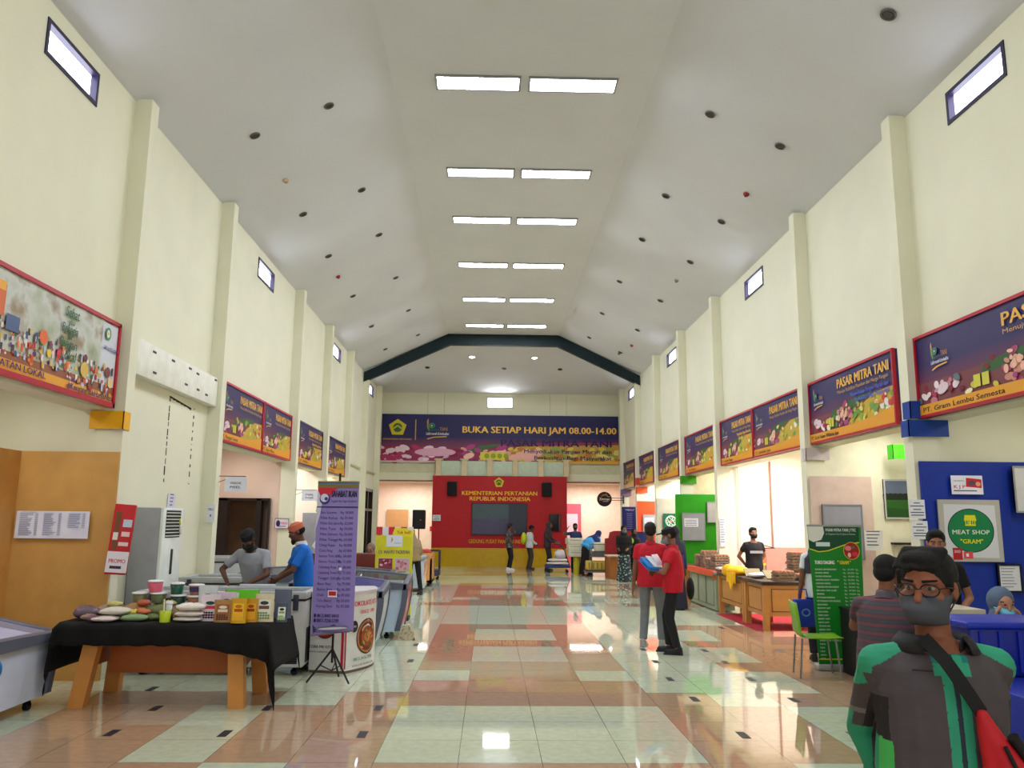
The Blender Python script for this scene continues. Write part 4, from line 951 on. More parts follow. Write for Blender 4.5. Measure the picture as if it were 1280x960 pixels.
pouch('second yellow pouch, partly behind the bright yellow one', -2.2, 7.78, .13, .21, (196, 140, 24), lab((226, 160, 20), (150, 60, 20), (140, 50, 20)))
pouch('bright green packet standing behind the yellow pouches', -2.4, 8.15, .34, .26, (100, 196, 30), lambda p, W, H: p.rect(-W * .2, H * .7, -W * .08, H * .9, (206, 230, 206)), .08)
pouch('cream pouch of beans with white label', -2.09, 7.82, .18, .25, (214, 206, 170), lab((226, 224, 216), (40, 60, 50), (110, 70, 50), (120, 150, 80)))
pouch('dark grey pouch with clear top', -1.99 + .0, 8.1, .17, .27, (90, 96, 120), None)
pouch('black and white pouch beside the right flour stack', -2.02 + .1, 7.9 - .1, .1, .17, (70, 80, 90), lab((226, 226, 226), (30, 30, 30), (140, 160, 110), (110, 160, 70)))

R = random.Random(12)
for i, (x, y, z, l, c, w_) in enumerate([(-3.7, 7.82, TZ, .13, (150, 120, 110), 'brown'), (-3.62, 7.74, TZ, .11, (110, 80, 90), 'dark mauve'), (-3.36, 7.95, TZ + .03, .14, (206, 190, 90), 'yellowish'), (-3.25, 7.93, TZ + .04, .13, (196, 110, 70), 'orange'),
        (-3.13, 7.86, TZ, .14, (90, 110, 60), 'dark green'), (-3.08, 8.12, TZ + .1, .12, (170, 160, 110), 'olive'), (-3.55, 8.0, TZ + .1, .13, (186, 180, 110), 'pale lime'), (-2.9, 7.9, TZ, .12, (120, 80, 50), 'chestnut'), (-3.3, 8.05, TZ + .11, .12, (170, 90, 60), 'rust red')]):
    flatbag('small %s snack packet in the heap on the left half of the table' % w_, x, y, z, l, l * .75, .06, c, R.uniform(-.8, .8), 'packet', 'snack_packet')

# ---------------------------------------------------------------- banner on tripod
t = thing('tripod_banner', 'tall purple fish price banner hung on a black tripod', 'banner', (-1.66, 8.95, 0), 0)
t.rotation_euler = (0, 0, -.12)
b = MB(); b.cyl((0, .03, .2), (0, .03, 2.2), .012); b.b2((-.07, -.01, 2.08), (.07, .05, 2.11)); b.build('pole', BLK, t)
for a in (-.5, PI + .5, PI / 2): b = MB(); b.tube([(0, .03, .34), (.26 * math.cos(a), .03 + .26 * math.sin(a), .015)], .011); b.tube([(0, .03, .12), (.12 * math.cos(a), .03 + .12 * math.sin(a), .18)], .006); b.build('leg', BLK, t)
BW, BH = .46, 1.6
b = MB(); b.prism([(-BW / 2, -.02, .47), (BW / 2 + .0, -.02, .53), (BW / 2, -.012, 2.1), (-BW / 2, -.012, 2.1)], (0, 0, 0), (0, .006, 0)); b.build('sheet', M((146, 130, 200), .45, 0, 0, .05, 3), t)
b = MB(); b.cyl((-BW / 2, -.01, 2.1), (BW / 2, -.01, 2.1), .014); b.build('rod', M((120, 110, 80), .5), t); b = MB(); b.cyl((-BW / 2, -.015, .48), (BW / 2, -.015, .54), .008); b.build('rod', M((120, 110, 80), .5), t)
p = Print((-BW / 2, -.024, .5), (1, 0, 0), (0, .004, 1)); W = BW
p.rect(0, 1.54, W, 1.6, (130, 110, 70)); p.rect(0, 1.575, W, 1.6, (90, 130, 170)); p.poly([(.0, 1.54), (.22, 1.54), (.12, 1.42), (.03, 1.4)], (206, 40, 60)); p.poly([(0, 1.52), (.06, 1.4), (.04, 1.26), (0, 1.1)], (206, 206, 226))
p.ell(.085, 1.42, .06, .06, (60, 56, 140), 20); p.ell(.08, 1.43, .045, .045, (214, 214, 230), 20); p.ell(.1, 1.42, .02, .02, (60, 56, 140), 12)
p.text('SAHABAT IKAN', .16, 1.44, .1, (30, 26, 50), .28, bold=.02); p.text('Supplier Ikan Segar & Seafood', .16, 1.385, .035, (30, 26, 60), .28); p.rect(.0, 1.325, W, 1.337, (34, 30, 80))
IT = ['Ikan Gurame', 'Fillet Kakap', 'Fillet Gindara', 'Fillet Tuna', 'Fillet Salmon', 'Fillet Tenggiri', 'Udang Kupas', 'Cumi Ring', 'Salmon Trim 500', 'Salmon Trout 250', 'Cakalang Asap', 'Cakalang Suwir', 'Tenggiri Giling', 'Baso Ikan', 'Bakso Ikan', 'Otak - otak', 'Tahu Bakso', 'Kerang Dara']
for i, s_ in enumerate(IT):
    v = 1.26 - i * .058; p.text(s_, .05 - .0 * i, v, .04, (56, 40, 120), .02 * len(s_) * .65 + .03); p.text('Rp %d.000' % (18 + (i * 37) % 70), .27, v, .04, (56, 40, 120), .14)
p.text('0812-8407-0410', .06, .17, .05, (30, 20, 70), .24, bold=.02); p.text('0877-7258-5709', .06, .12, .05, (30, 20, 70), .24, bold=.02); p.rect(.03, .17, .05, .205, (30, 20, 60)); p.rect(.03, .12, .05, .155, (30, 20, 60))
p.rect(.17, .38, .27, .45, (226, 220, 230)); p.rect(.18, .395, .26, .44, (200, 40, 60)); p.rect(.28, .66, .31, .69, (220, 220, 230))
p.poly([(.02, .09), (.07, .05), (.03, .0)], (60, 60, 90)); p.ell(.23, .066, .18, .022, (110, 116, 140), 24, .06); p.ell(.24, .058, .16, .012, (206, 206, 214), 20, .06); p.poly([(.2, .08), (.25, .1), (.28, .086)], (60, 60, 90))
p.text('ALS MENJAMIN IKAN', .04, .015, .022, (30, 20, 70), .38, bold=.02)
p.build('print', t)
# ---------------------------------------------------------------- round promo counter
t = thing('promo_counter', 'white round fronted promo counter with noodle bowl pictures', 'counter', (-1.72, 9.95, 0), 0)
arc = [(-.3, -.41), (.12, -.5)] + [(.12 + .24 * math.sin(a), -.5 + .95 * (a / (PI * .75)) ** 1.0 - .04 * math.sin(a)) for a in [PI * .75 * i / 10 for i in range(1, 11)]] + [(-.3, .45)]
b = MB(); b.prism([(x, y, .03) for x, y in arc], (0, 0, 0), (0, 0, .83)); b.build('body', M((220, 218, 216), .4), t)
b = MB(); b.prism([(x * 1.02, y * 1.02, .86) for x, y in arc], (0, 0, 0), (0, 0, .025)); b.build('top', M((206, 200, 206), .4), t)
b = MB(); b.prism([(x * .98, y * .98, 0) for x, y in arc], (0, 0, 0), (0, 0, .03)); b.build('plinth', M((110, 90, 80), .6), t)
fd = Vector((.56, -.12, 0)).normalized()
p = Print((-.44, -.384, 0) and (-.42, -.388, 0), fd, (0, 0, 1)); p.rect(.5, .05, .53, .86, (190, 26, 50)); p.rect(.545, .05, .56, .86, (190, 26, 50)); p.ell(.3, .5, .13, .13, (120, 40, 26), 22); p.ell(.3, .5, .1, .1, (160, 60, 34), 18)
p.poly([(.36, .62), (.4, .67), (.36, .66)], (200, 40, 60)); p.text('COBA MIE KITA', .12, .27, .04, (50, 46, 50), .28, bold=.02); p.text('www.cobakita.com', .12, .22, .035, (50, 46, 50), .3)
p.build('left_print', t)
# right face follows the curve: print as a bent strip
c_ = [arc[1]] + arc[2:10]
L_ = [0]
for a, b_ in zip(c_[:-1], c_[1:]): L_.append(L_[-1] + math.hypot(b_[0] - a[0], b_[1] - a[1]))
def bend(u, v, off=.004):
    for i in range(len(L_) - 1):
        if u <= L_[i + 1] or i == len(L_) - 2:
            q = (u - L_[i]) / (L_[i + 1] - L_[i]); x = c_[i][0] + (c_[i + 1][0] - c_[i][0]) * q; y = c_[i][1] + (c_[i + 1][1] - c_[i][1]) * q
            dx, dy = c_[i + 1][0] - c_[i][0], c_[i + 1][1] - c_[i][1]; d = math.hypot(dx, dy); return Vector((x + dy / d * off, y - dx / d * off, v))
class BP(Print):
    def P(s, u, v): return bend(u, v, .003 + s.k)
p = BP((0, 0, 0), (1, 0, 0), (0, 0, 1), .0012)
for r_, cc in ((.21, (70, 40, 34)), (.19, (190, 120, 60)), (.17, (110, 44, 26)), (.12, (170, 76, 40)), (.07, (206, 130, 60))):
    p.ell(.38, .37, r_, r_ * .95, cc, 26)
R = random.Random(1)
for i in range(26): p.ell(.38 + R.uniform(-.12, .12), .37 + R.uniform(-.12, .12), .03, .012, R.choice([(220, 150, 70), (150, 50, 30), (200, 90, 40), (70, 110, 50)]), 8, R.uniform(0, 3))
p.text('COKOLATE KITA', .06, .72, .08, (196, 30, 60), .56, bold=.03); p.text('SINCE 1998', .22, .63, .06, (200, 50, 70), .3, bold=.02); p.ell(.12, .5, .06, .065, (30, 28, 32), 16); p.text('kita', .12, .49, .04, (220, 220, 220), .06, 'c')
p.text('0812-3456-7890', .12, .12, .05, (40, 120, 60), .36, bold=.02); p.text('www.cokolatekita.com', .1, .06, .04, (40, 40, 40), .42)
p.build('curved_print', t)

# ---------------------------------------------------------------- poster booth, cabinet, racks along the left aisle
t = thing('poster_stand', 'yellow meat price poster stand with red and white awning print', 'poster stand', (-1.98, 14.3, 0), 0)
t.rotation_euler = (-.04, 0, 0)
W, H = .64, 1.58
b = MB(); b.b2((0, 0, .1), (W, .03, H)); b.build('panel', M((216, 210, 40), .45), t); 
for x in (.04, W - .08): b = MB(); b.b2((x, .03, 0), (x + .04, .3, .1)); b.b2((x, .0, 0), (x + .04, .04, .12)); b.build('foot', BLK, t)
p = Print((0, 0, 0), (1, 0, 0), (0, 0, 1))
p.rect(.05, .2, .3, 1.05, (206, 214, 170)); p.rect(.34, .2, .6, 1.05, (206, 214, 170))
for i in range(6): p.rect(i * W / 6, H - .12, (i + 1) * W / 6, H, (206, 44, 60) if i % 2 == 0 else (226, 224, 230)); p.ell((i + .5) * W / 6, H - .12, W / 12, .03, (206, 44, 60) if i % 2 == 0 else (226, 224, 230), 12)
p.rect(.18, 1.24, .46, 1.44, (220, 224, 232)); p.poly([(.26, 1.3), (.3, 1.36), (.27, 1.41)], (190, 160, 80)); p.text('PasarMitra', .32, 1.29, .04, (120, 150, 120), .12)
p.poly([(.28, 1.45), (.62, 1.4), (.66, 1.5), (.5, 1.56), (.32, 1.56)], (230, 220, 40)); p.text('Yuk beli!', .36, 1.46, .08, (200, 90, 30), .24, bold=.03)
p.text('CV. WAHYU TAZKIYAH', .05, 1.12, .085, (90, 60, 100), .54, bold=.02)
for i, (u, v) in enumerate(((.06, .84), (.35, .84), (.06, .55), (.35, .55), (.06, .26), (.35, .26))):
    p.rect(u, v, u + .24, v + .2, ((150, 60, 80), (206, 170, 180), (150, 40, 60), (206, 60, 76), (160, 60, 70), (200, 100, 110))[i]); RR = random.Random(i)
    for k in range(9): p.ell(u + RR.uniform(.03, .21), v + RR.uniform(.03, .17), .03, .02, RR.choice([(190, 90, 110), (226, 190, 196), (130, 30, 50), (206, 120, 130)]), 8, RR.uniform(0, 3))
    p.text(('KREMES', 'BUNTUT', 'RAWONAN', 'DAGING', 'IGA', 'TETELAN')[i], u + .05, v - .04, .035, (40, 40, 30), .14, bold=.03); p.text('Rp 95.000', u + .06, v - .075, .03, (40, 40, 30), .12)
p.build('print', t)
t = thing('low_cabinet', 'dark red low counter in front of the seated woman in hijab', 'counter', (-3.6, 16.6, 0), 0)
b = MB(); b.b2((0, 0, .0), (1.5, .5, .7), M((190, 110, 96), .5), .01); b.b2((0, -.02, .7), (1.5, .52, 1.02), M((96, 30, 24), .4), .01); b.build('carcass', None, t)
b = MB(); [b.box((.2 + i * .3, -.004, .5), (.12, .01, .06)) for i in range(4)]; b.build('relief', M((206, 130, 110), .5), t)
t = thing('display_freezer', 'white display freezer by the khaki dressed person', 'freezer', (-2.53, 20.0, 0), 0); b = MB(); b.b2((0, 0, .08), (.95, .9, .74), M((190, 206, 222), .35), .02); b.build('body', None, t); b = MB(); b.b2((-.02, -.02, .74), (.97, .92, .84), M((150, 156, 166), .3), .03); b.build('rim', None, t); b = MB(); b.b2((0.951, .1, .15), (.955, .8, .7)); b.build('end_print', pattern([(226, 196, 130), (206, 120, 70), (240, 220, 190), (200, 60, 50)], 8, 'voronoi'), t); castors(t, [(.1, .1), (.85, .1), (.85, .8)])
t = thing('wooden_rack', 'wooden crate rack with red goods past the display freezer', 'rack', (-2.25, 21.5, 0), 0); b = MB(); b.b2((0, 0, .1), (.75, .08, .85)); b.b2((0, .9, .1), (.75, .98, .85)); b.b2((0, 0, .1), (.05, .98, .85)); b.b2((.7, 0, .1), (.75, .98, .7)); b.b2((0, 0, .1), (.75, .98, .16)); b.build('crate', M((206, 150, 90), .6), t); castors(t, [(.08, .08), (.67, .08), (.67, .88)])
b = MB(); RR = random.Random(3); [b.ell((RR.uniform(.1, .62), RR.uniform(.15, .85), RR.uniform(.74, .9)), (.13, .13, .09), M(RR.choice([(170, 36, 44), (200, 70, 60), (206, 200, 196), (60, 90, 50)]), .6), 10, 6) for i in range(14)]; b.build('red_goods', None, t, kind='stuff')
t = thing('mesh_trolley', 'dark framed mesh trolley at the foot of the red backdrop', 'trolley', (-1.85, 24.0, 0), 0); t.scale = (.75, .9, .86); b = MB()
for x in (0, .5):
    for y in (0, .8): b.cyl((x, y, .1), (x, y, .95), .018)
    b.cyl((x, 0, .95), (x, .8, .95), .018); b.cyl((x, 0, .3), (x, .8, .3), .018)
for y in (0, .8): b.cyl((0, y, .95), (.5, y, .95), .018); b.cyl((0, y, .3), (.5, y, .3), .018)
for i in range(7): b.cyl((.5, .1 + i * .1, .3), (.5, .1 + i * .1, .95), .006)
b.build('frame', M((40, 40, 50), .4), t); b = MB(); b.b2((0, 0, .12), (.5, .8, .3), None, .02); b.build('crate', M((56, 60, 90), .4), t); castors(t, [(.06, .06), (.44, .06), (.44, .74)])
# tripod loudspeaker
t = thing('tripod_speaker', 'black loudspeaker on a tripod left of the red backdrop', 'speaker', (-1.93, 24.0, 0), 0)
t.location = (-2.25, 26.0, 0)
b = MB(); b.b2((-.2, -.15, 1.42), (.2, .15, 2.02), None, .03); b.build('cabinet', M((12, 12, 13), .5), t); b = MB(); b.b2((-.17, -.162, 1.46), (.17, -.15, 1.98)); b.ell((.06, -.165, 1.7), (.02, .006, .02), M((190, 60, 50), .5)); b.build('grille', M((22, 22, 24), .8), t)
b = MB(); b.cyl((0, 0, .3), (0, 0, 1.42), .018); b.build('pole', M((50, 46, 46), .4), t)
for a in (0, 2.1, 4.2): b = MB(); b.cyl((0, 0, .7), (.4 * math.cos(a), .4 * math.sin(a), .01), .012); b.build('leg', BLK, t)
# brown folded bag on the floor by the freezers
b = MB(); b.prism([(-.12, 0, 0), (.14, 0, 0), (.04, 0, .22), (-.06, 0, .2)], (0, 0, 0), (0, .14, 0)); o = b.build('floor_bag', pattern([(120, 90, 66), (200, 186, 160), (90, 66, 50)], 14, 'noise')); o.location = (-1.18, 12.0, 0); tagged(o, 'small crumpled brown bag on the floor beside the red ended freezer', 'bag')

# ---------------------------------------------------------------- far middle: trolleys, boxes, booth
t = thing('platform_trolley', 'blue platform trolley loaded with white sacks', 'trolley', (2.3, 27.9, 0), 0)
b = MB(); b.b2((-.42, -.3, .16), (.42, .3, .24), None, .02); b.build('platform', M((36, 46, 120), .4), t); castors(t, [(-.32, -.2), (.32, -.2), (-.32, .2), (.32, .2)])
b = MB(); b.tube([(.4, -.2, .22), (.2, -.2, .8), (.05, -.15, .93), (-.15, -.1, .95)], .016); b.tube([(.4, .2, .22), (.2, .2, .8), (.05, .15, .93), (-.15, .1, .95)], .016); b.cyl((-.15, -.1, .95), (-.15, .1, .95), .016); b.build('handle', M((40, 40, 44), .4), t)
for i, (x, y, z, l, w_, h_, c_, lb) in enumerate([(0, 0, .24, .78, .5, .12, (220, 214, 206), 'flat white sack on the blue trolley, lower'), (.02, 0, .36, .7, .46, .1, (214, 208, 206), 'flat white sack on the blue trolley, upper'), (.1, 0, .44, .4, .36, .3, (206, 200, 204), 'bulky white sack with red print on the blue trolley')]):
    o = flatbag(lb, 2.3 + x, 27.9 + y, z, l, w_, h_, c_, 0, 'sack', 'white_sack'); o['group'] = 'sacks on the blue trolley'
t = thing('cage_trolley', 'grey wire cage trolley carrying yellow crates', 'trolley', (3.45, 26.0, 0), 0)
b = MB()
for x in (-.25, .3):
    for y in (-.25, .25): b.cyl((x, y, .1), (x, y, 1.0), .014)
    b.cyl((x, -.25, 1), (x, .25, 1), .014)
for y in (-.25, .25):
    for z in (.62, 1.0): b.cyl((-.25, y, z), (.3, y, z), .014)
b.b2((-.25, -.25, .6), (.3, .25, .63)); b.b2((-.45, -.28, .13), (.35, .28, .18)); b.b2((-.2, -.26, .63), (.28, .2, .78), M((86, 84, 90), .5)); b.build('cage', M((110, 110, 112), .4, .5), t); castors(t, [(-.36, -.2), (.28, -.2), (-.36, .2), (.28, .2)])
b = MB(); b.b2((-.4, -.24, .2), (.3, .22, .48), M((196, 170, 70), .5), .03)
for i in range(5): b.b2((-.36 + i * .13, -.25, .24), (-.3 + i * .13, -.238, .44), M((150, 126, 50), .5))
o = b.build('yellow_crate'); o.location = (3.45, 26.0, 0); tagged(o, 'yellow ribbed crate low in the grey cage trolley', 'crate')
b = MB(); b.b2((-.18, -.2, 0), (.2, .2, .26), None, .02); o = b.build('white_carton', M((206, 204, 180), .6)); o.location = (3.5, 26.0, .79); tagged(o, 'pale carton on the upper deck of the cage trolley', 'carton')
b = MB(); b.lathe([(.11, 0), (.11, .55), (.09, .57)], n=16); o = b.build('yellow_post', M((176, 160, 20), .5)); o.location = (2.83, 26.75, 0); tagged(o, 'short yellow round post under the white boxes', 'post')
t2 = []
for i in range(3):
    b = MB(); b.b2((-.26 + .03 * i * 0, -.18, 0), (.24, .18, .19), None, .01); b.b2((-.2, -.184, .12), (.18, -.178, .14), M((120, 116, 100), .5)); o = b.build('white_box', M((196, 194, 176), .6)); o.location = (2.82 - .03 * i, 26.75, .575 + .2 * i); o.rotation_euler = (0, 0, .08 * i)
    tagged(o, 'white foam box stacked on the yellow post, %s' % ('bottom', 'middle', 'top')[i], 'box', 'white boxes on the yellow post')
b = MB(); b.lathe([(.055, 0), (.05, .1), (.055, .1), (.05, .3), (.0, .31)], n=12); b.lathe([(.057, .06), (.057, .12)], n=12, mat=M((220, 216, 210), .5)); o = b.build('red_bottle', M((196, 40, 30), .4)); o.location = (3.08, 26.2, 0); tagged(o, 'small red and white bollard on the floor by the bending person', 'bollard')
t = thing('service_counter', 'low wooden service counter beside the cage trolley', 'counter', (3.6, 24.6, 0), 0); b = MB(); b.b2((0, 0, 0), (.5, .9, .66)); b.build('carcass', M((150, 90, 40), .5), t); b = MB(); b.b2((-.04, -.03, .66), (.54, .95, .7)); b.build('top', M((190, 176, 150), .5), t)
t = thing('booth_backdrop', 'maroon and navy booth backdrop with stepped left side', 'booth', (3.6, 25.6, 0), 0)
b = MB(); b.prism([(0, 0, 0), (.85, 0, 0), (.85, 0, 1.42), (.3, 0, 1.42), (.16, 0, 1.38), (.12, 0, 1.2), (0, 0, 1.18)], (0, 0, 0), (0, .08, 0)); b.build('maroon_panel', M((130, 20, 30), .5), t)
b = MB(); b.b2((.85, 0, .98), (1.5, .08, 1.4)); b.build('navy_panel', M((20, 34, 96), .5), t); b = MB(); b.b2((.85, 0, 0), (1.5, .08, .98)); b.build('red_panel', M((176, 30, 40), .5), t)
t = thing('snack_table', 'dark teal table of snack trays near the maroon booth', 'table', (4.1, 21.6, 0), 0); b = MB(); b.b2((0, 0, .62), (.6, 1.3, .68)); b.build('top', M((150, 40, 46), .5), t); b = MB(); b.b2((.02, .02, .0), (.58, .08, .62)); b.b2((.02, 1.22, 0), (.58, 1.28, .62)); b.b2((.03, .05, .1), (.06, 1.25, .6)); b.build('base', M((30, 70, 66), .5), t)
for i, (x, y, c_, lb) in enumerate([(4.25, 21.8, (220, 210, 196), 'pale snack tray on the teal table, front'), (4.4, 22.4, (200, 120, 110), 'pinkish snack tray on the teal table, rear'), (4.35, 22.1, (190, 200, 130), 'greenish snack tray on the teal table, middle')]):
    b = MB(); b.b2((-.14, -.12, 0), (.14, .12, .05)); [b.ell((RR.uniform(-.1, .1), RR.uniform(-.09, .09), .06), .04, M(RR.choice([c_, (226, 216, 190), (190, 90, 70)]), .6), 8, 6) for q in range(10)]; o = b.build('snack_tray', M(c_, .5)); o.location = (x, y, .68); tagged(o, lb, 'tray', 'snack trays')
b = MB(); b.b2((0, 0, 0), (.28, .3, .3), None, .03); o = b.build('pale_green_tub', M((200, 206, 120), .5)); o.location = (4.05, 20.9, .36); tagged(o, 'pale yellow green tub on a green stand behind the red shirted men', 'tub')
b = MB(); b.b2((0, 0, 0), (.3, .34, .36)); o = b.build('green_stand', M((26, 60, 52), .5)); o.location = (4.04, 20.88, 0); tagged(o, 'dark green stand under the pale green tub', 'stand')

# ---------------------------------------------------------------- right hand counters
CW = M((186, 130, 66), .4, 0, 0, .1, 3); CWD = M((110, 66, 30), .5)
def counter(label, x0, x1, y0, y1, H, mat, dark, topm, panels, legs=True, fr=1):
    t = thing('market_counter', label, 'counter', (x0, y0, 0), 0, 'counters along the right side'); W, D = x1 - x0, y1 - y0; zb = .22 if legs else .02
    b = MB(); b.b2((.03, .03, zb), (W - .03, D - .03, H - .06)); b.build('carcass', mat, t)
    b = MB(); b.b2((-.02, -.02, H - .06), (W + .02, D + .02, H), None, .008); b.build('top', topm, t)
    if legs:
        for x in (.0, W - .09):
            for y in (0, D - .09): q = MB(); q.b2((x, y, 0), (x + .09, y + .09, H - .06)); q.build('leg', mat, t)
    b = MB(); n_ = panels
    for i in range(n_):
        a = .14 + (D - .28) * i / n_ + .03; c_ = .14 + (D - .28) * (i + 1) / n_ - .03; z0, z1 = zb + .07, H - .13
        for q in (((.022, a, z0), (.03, c_, z0 + .012)), ((.022, a, z1), (.03, c_, z1 + .012)), ((.022, a, z0), (.03, a + .012, z1)), ((.022, c_, z0), (.03, c_ + .012, z1))): b.b2(*q)
    z0, z1 = zb + .07, H - .13
    for q in (((.14, .022, z0), (W - .14, .03, z0 + .012)), ((.14, .022, z1), (W - .14, .03, z1 + .012)), ((.14, .022, z0), (.152, .03, z1)), ((W - .152, .022, z0), (W - .14, .03, z1))): b.b2(*q)
    b.build('panel_moulding', dark, t)
    return t
counter('wooden egg counter with dark top, nearest unit with the egg tray stacks', 4.42, 5.5, 13.28, 14.3, .77, CW, CWD, M((56, 40, 34), .3), 1)
counter('wooden egg counter with dark top, unit under the yellow bag', 4.42, 4.92, 14.33, 15.9, .77, CW, CWD, M((56, 40, 34), .3), 1)
counter('grey green painted counter under the orange cloth', 4.38, 4.8, 16.0, 18.1, .75, M((150, 160, 136), .5), M((110, 120, 100), .5), M((120, 126, 116), .5), 3, False)
counter('wooden counter beneath the green panel, farther', 4.36, 4.8, 18.3, 20.2, .74, CW, CWD, M((90, 60, 40), .4), 3)
b = MB(); b.b2((0, 0, 0), (1.5, 2.4, .008)); o = b.build('red_mat', M((170, 30, 50), .8)); o.location = (4.3, 13.3, 0); tagged(o, 'red mat on the floor beneath the egg counter', 'mat')
o = MB().b2((-.03, 0, 0), (.42, 2.0, .012)).b2((-.035, .0, -.09), (-.025, 2.0, .01)).b2((-.03, -.012, -.16), (.2, 0, .01)).build('orange_cloth', M((226, 90, 50), .7)); o.location = (4.39, 16.05, .755); tagged(o, 'orange cloth edge hanging over the grey green counter', 'cloth')
EGG = M((176, 116, 84), .6); TRAY = M((132, 112, 96), .9)
def tray_mesh(eggs):
    m = MB(); n_ = 6; s_ = .3; V = []; F = []; K = 25
    for j in range(K):
        for i in range(K):
            u, v = i / (K - 1), j / (K - 1); z = .024 + .02 * math.cos(u * n_ * 2 * PI) * math.cos(v * n_ * 2 * PI)
            V.append(((u - .5) * s_, (v - .5) * s_, z))
    for j in range(K - 1):
        for i in range(K - 1): a = j * K + i; F.append((a, a + 1, a + K + 1, a + K))
    m.add(V, F, TRAY, True)
    for a, b_ in (((-.15, -.15, .0), (.15, -.145, .035)), ((-.15, .145, 0), (.15, .15, .035)), ((-.15, -.15, 0), (-.145, .15, .035)), ((.145, -.15, 0), (.15, .15, .035))): m.b2(a, b_, TRAY)
    return m
def egg_me():
    m = MB()
    for i in range(5):
        for j in range(5): m.ell((-.12 + i * .06, -.12 + j * .06, .045), (.022, .022, .027), EGG, 8, 6)
    return m
proto = tray_mesh(0).build('egg_tray'); pe = egg_me().build('eggs', None, proto, kind='stuff')
proto['label'] = 'x'; proto['category'] = 'egg tray'; first = True
def stack(x, y, z, n_, where, dz=.048):
    global first
    for i in range(n_):
        lb = 'brown egg tray in the %s stack, %s' % (where, 'top' if i == n_ - 1 else 'bottom' if i == 0 else '%s from the bottom' % ORD[i])
        if first: o = proto; first = False; o['label'] = lb; o.location = (x, y, z)
        else: o = copy_tree(proto, None, (x + random.uniform(-.01, .01), y + random.uniform(-.01, .01), z + i * dz), random.uniform(-.08, .08), lb)
        o['group'] = 'stacks of egg trays'
stack(5.27, 13.98, .77, 9, 'tall egg counter')
stack(4.95, 14.05, .77, 2, 'low rear egg counter')
stack(4.84, 13.5, .77, 3, 'front egg counter'); stack(5.2, 13.5, .77, 2, 'front right egg counter')
stack(4.62, 17.7, .767, 5, 'far grey counter'); stack(4.62, 17.25, .767, 7, 'tallest grey counter'); stack(4.6, 16.8, .767, 4, 'middle grey counter'); stack(4.6, 16.35, .767, 6, 'near right grey counter')
t = thing('yellow_bag', 'bright yellow cloth bag with straps draped over the egg counter corner', 'bag', (4.55, 15.1, .77), 0)
m = MB(); m.ell((0.02, 0, .06), (.2, .42, .09), None, 18, 8); m.ell((-.08, .25, .05), (.12, .2, .12), None, 14, 8); m.b2((-.165, -.42, -.14), (-.15, .1, .05)); m.build('cloth', M((236, 176, 16), .7, 0, 0, .1, 12), t)
m = MB(); m.tube([(-.15, -.1, .06), (-.18, -.14, -.15), (-.18, -.22, -.24), (-.18, -.28, -.16), (-.16, -.3, .03)], .014); m.tube([(-.15, -.16, .06), (-.185, -.2, -.2), (-.185, -.25, -.25), (-.18, -.34, -.12), (-.16, -.38, .03)], .012); m.build('strap', M((240, 190, 30), .7), t)
b = MB(); b.box((0, 0, .12), (.28, .02, .2), None, (-.9, 0, 0)); o = b.build('carton_flap', M((150, 136, 96), .7)); o.location = (4.62, 14.4, .72); tagged(o, 'propped olive cardboard price flap left of the clear bag', 'card')
b = MB(); b.box((0, 0, .12), (.3, .02, .2), None, (-.9, 0, .2)); o = b.build('carton_flap', M((160, 146, 106), .7)); o.location = (4.8, 13.6, .72 + .0); o.location.y = 13.9; tagged(o, 'propped olive cardboard price flap right of the clear bag', 'card')
for lb, x, y, l, w_, h_, c_ in (('crinkled clear plastic bag on the egg counter front', 4.6, 14.1, .3, .24, .09, (206, 196, 196)), ('clear plastic bags beside the orange cloth', 4.6, 16.1, .3, .2, .08, (196, 190, 190)), ('white folded plastic behind the cardboard flaps', 4.75, 14.6, .3, .2, .08, (220, 220, 220))):
    o = flatbag(lb, x, y, .77, l, w_, h_, c_, .2, 'bag', 'plastic_bag'); o['group'] = 'plastic bags on the counters'
b = MB(); b.b2((.1, 0, 0), (.5, .12, .1), None, .01); o = b.build('green_basin', M((30, 96, 80), .5)); o.location = (4.4, 15.6, .77); tagged(o, 'dark green plastic tray in front of the egg seller', 'tray')
b = MB(); b.prism([(-.1, 0, 0), (.12, 0, 0), (.04, 0, .2)], (0, 0, 0), (0, .006, 0)); o = b.build('price_card', M((226, 226, 230), .6)); o.location = (5.0, 14.0, .93); tagged(o, 'white folded price card before the tall egg tray stack', 'card')
o.location = (5.0, 13.95, .77)
t = thing('hanging_bag', 'clear bag with red and yellow goods hanging by a hook near the seller', 'bag', (5.5, 16.6, 1.0), 0); m = MB(); m.ell((0, 0, -.05), (.1, .06, .12), M((226, 120, 80), .5)); m.ell((.02, 0, -.12), (.09, .05, .06), M((230, 190, 60), .5)); m.lathe([(.05, .05), (.02, .15), (.03, .25)], n=12, mat=M((226, 214, 214), .4)); m.build('bag', None, t); m = MB(); m.tube([(-.3, 0, .22), (-.1, 0, .3), (.3, 0, .2), (-.3, 0, .19)], .008); m.build('hanger', BLK, t)
t = thing('dado', 'salmon pink low wall panel behind the egg trays', 'panel', (5.78, 17.08, 0)); b = MB(); b.b2((0, 0, 0), (1.1, .04, 1.2)); b.build('panel', M((206, 136, 126), .7), t)
o = MB().b2((0, 0, 0), (.03, .02, 1.8)).build('trim_1', M((150, 110, 100), .7)); o.location = (5.94, 17.12, 1.2); struct(o)
o = MB().b2((0, 0, 0), (.02, .02, 3)).build('trim_2', M((206, 190, 180), .7)); o.location = (5.25, 17.12, 0.2); struct(o)
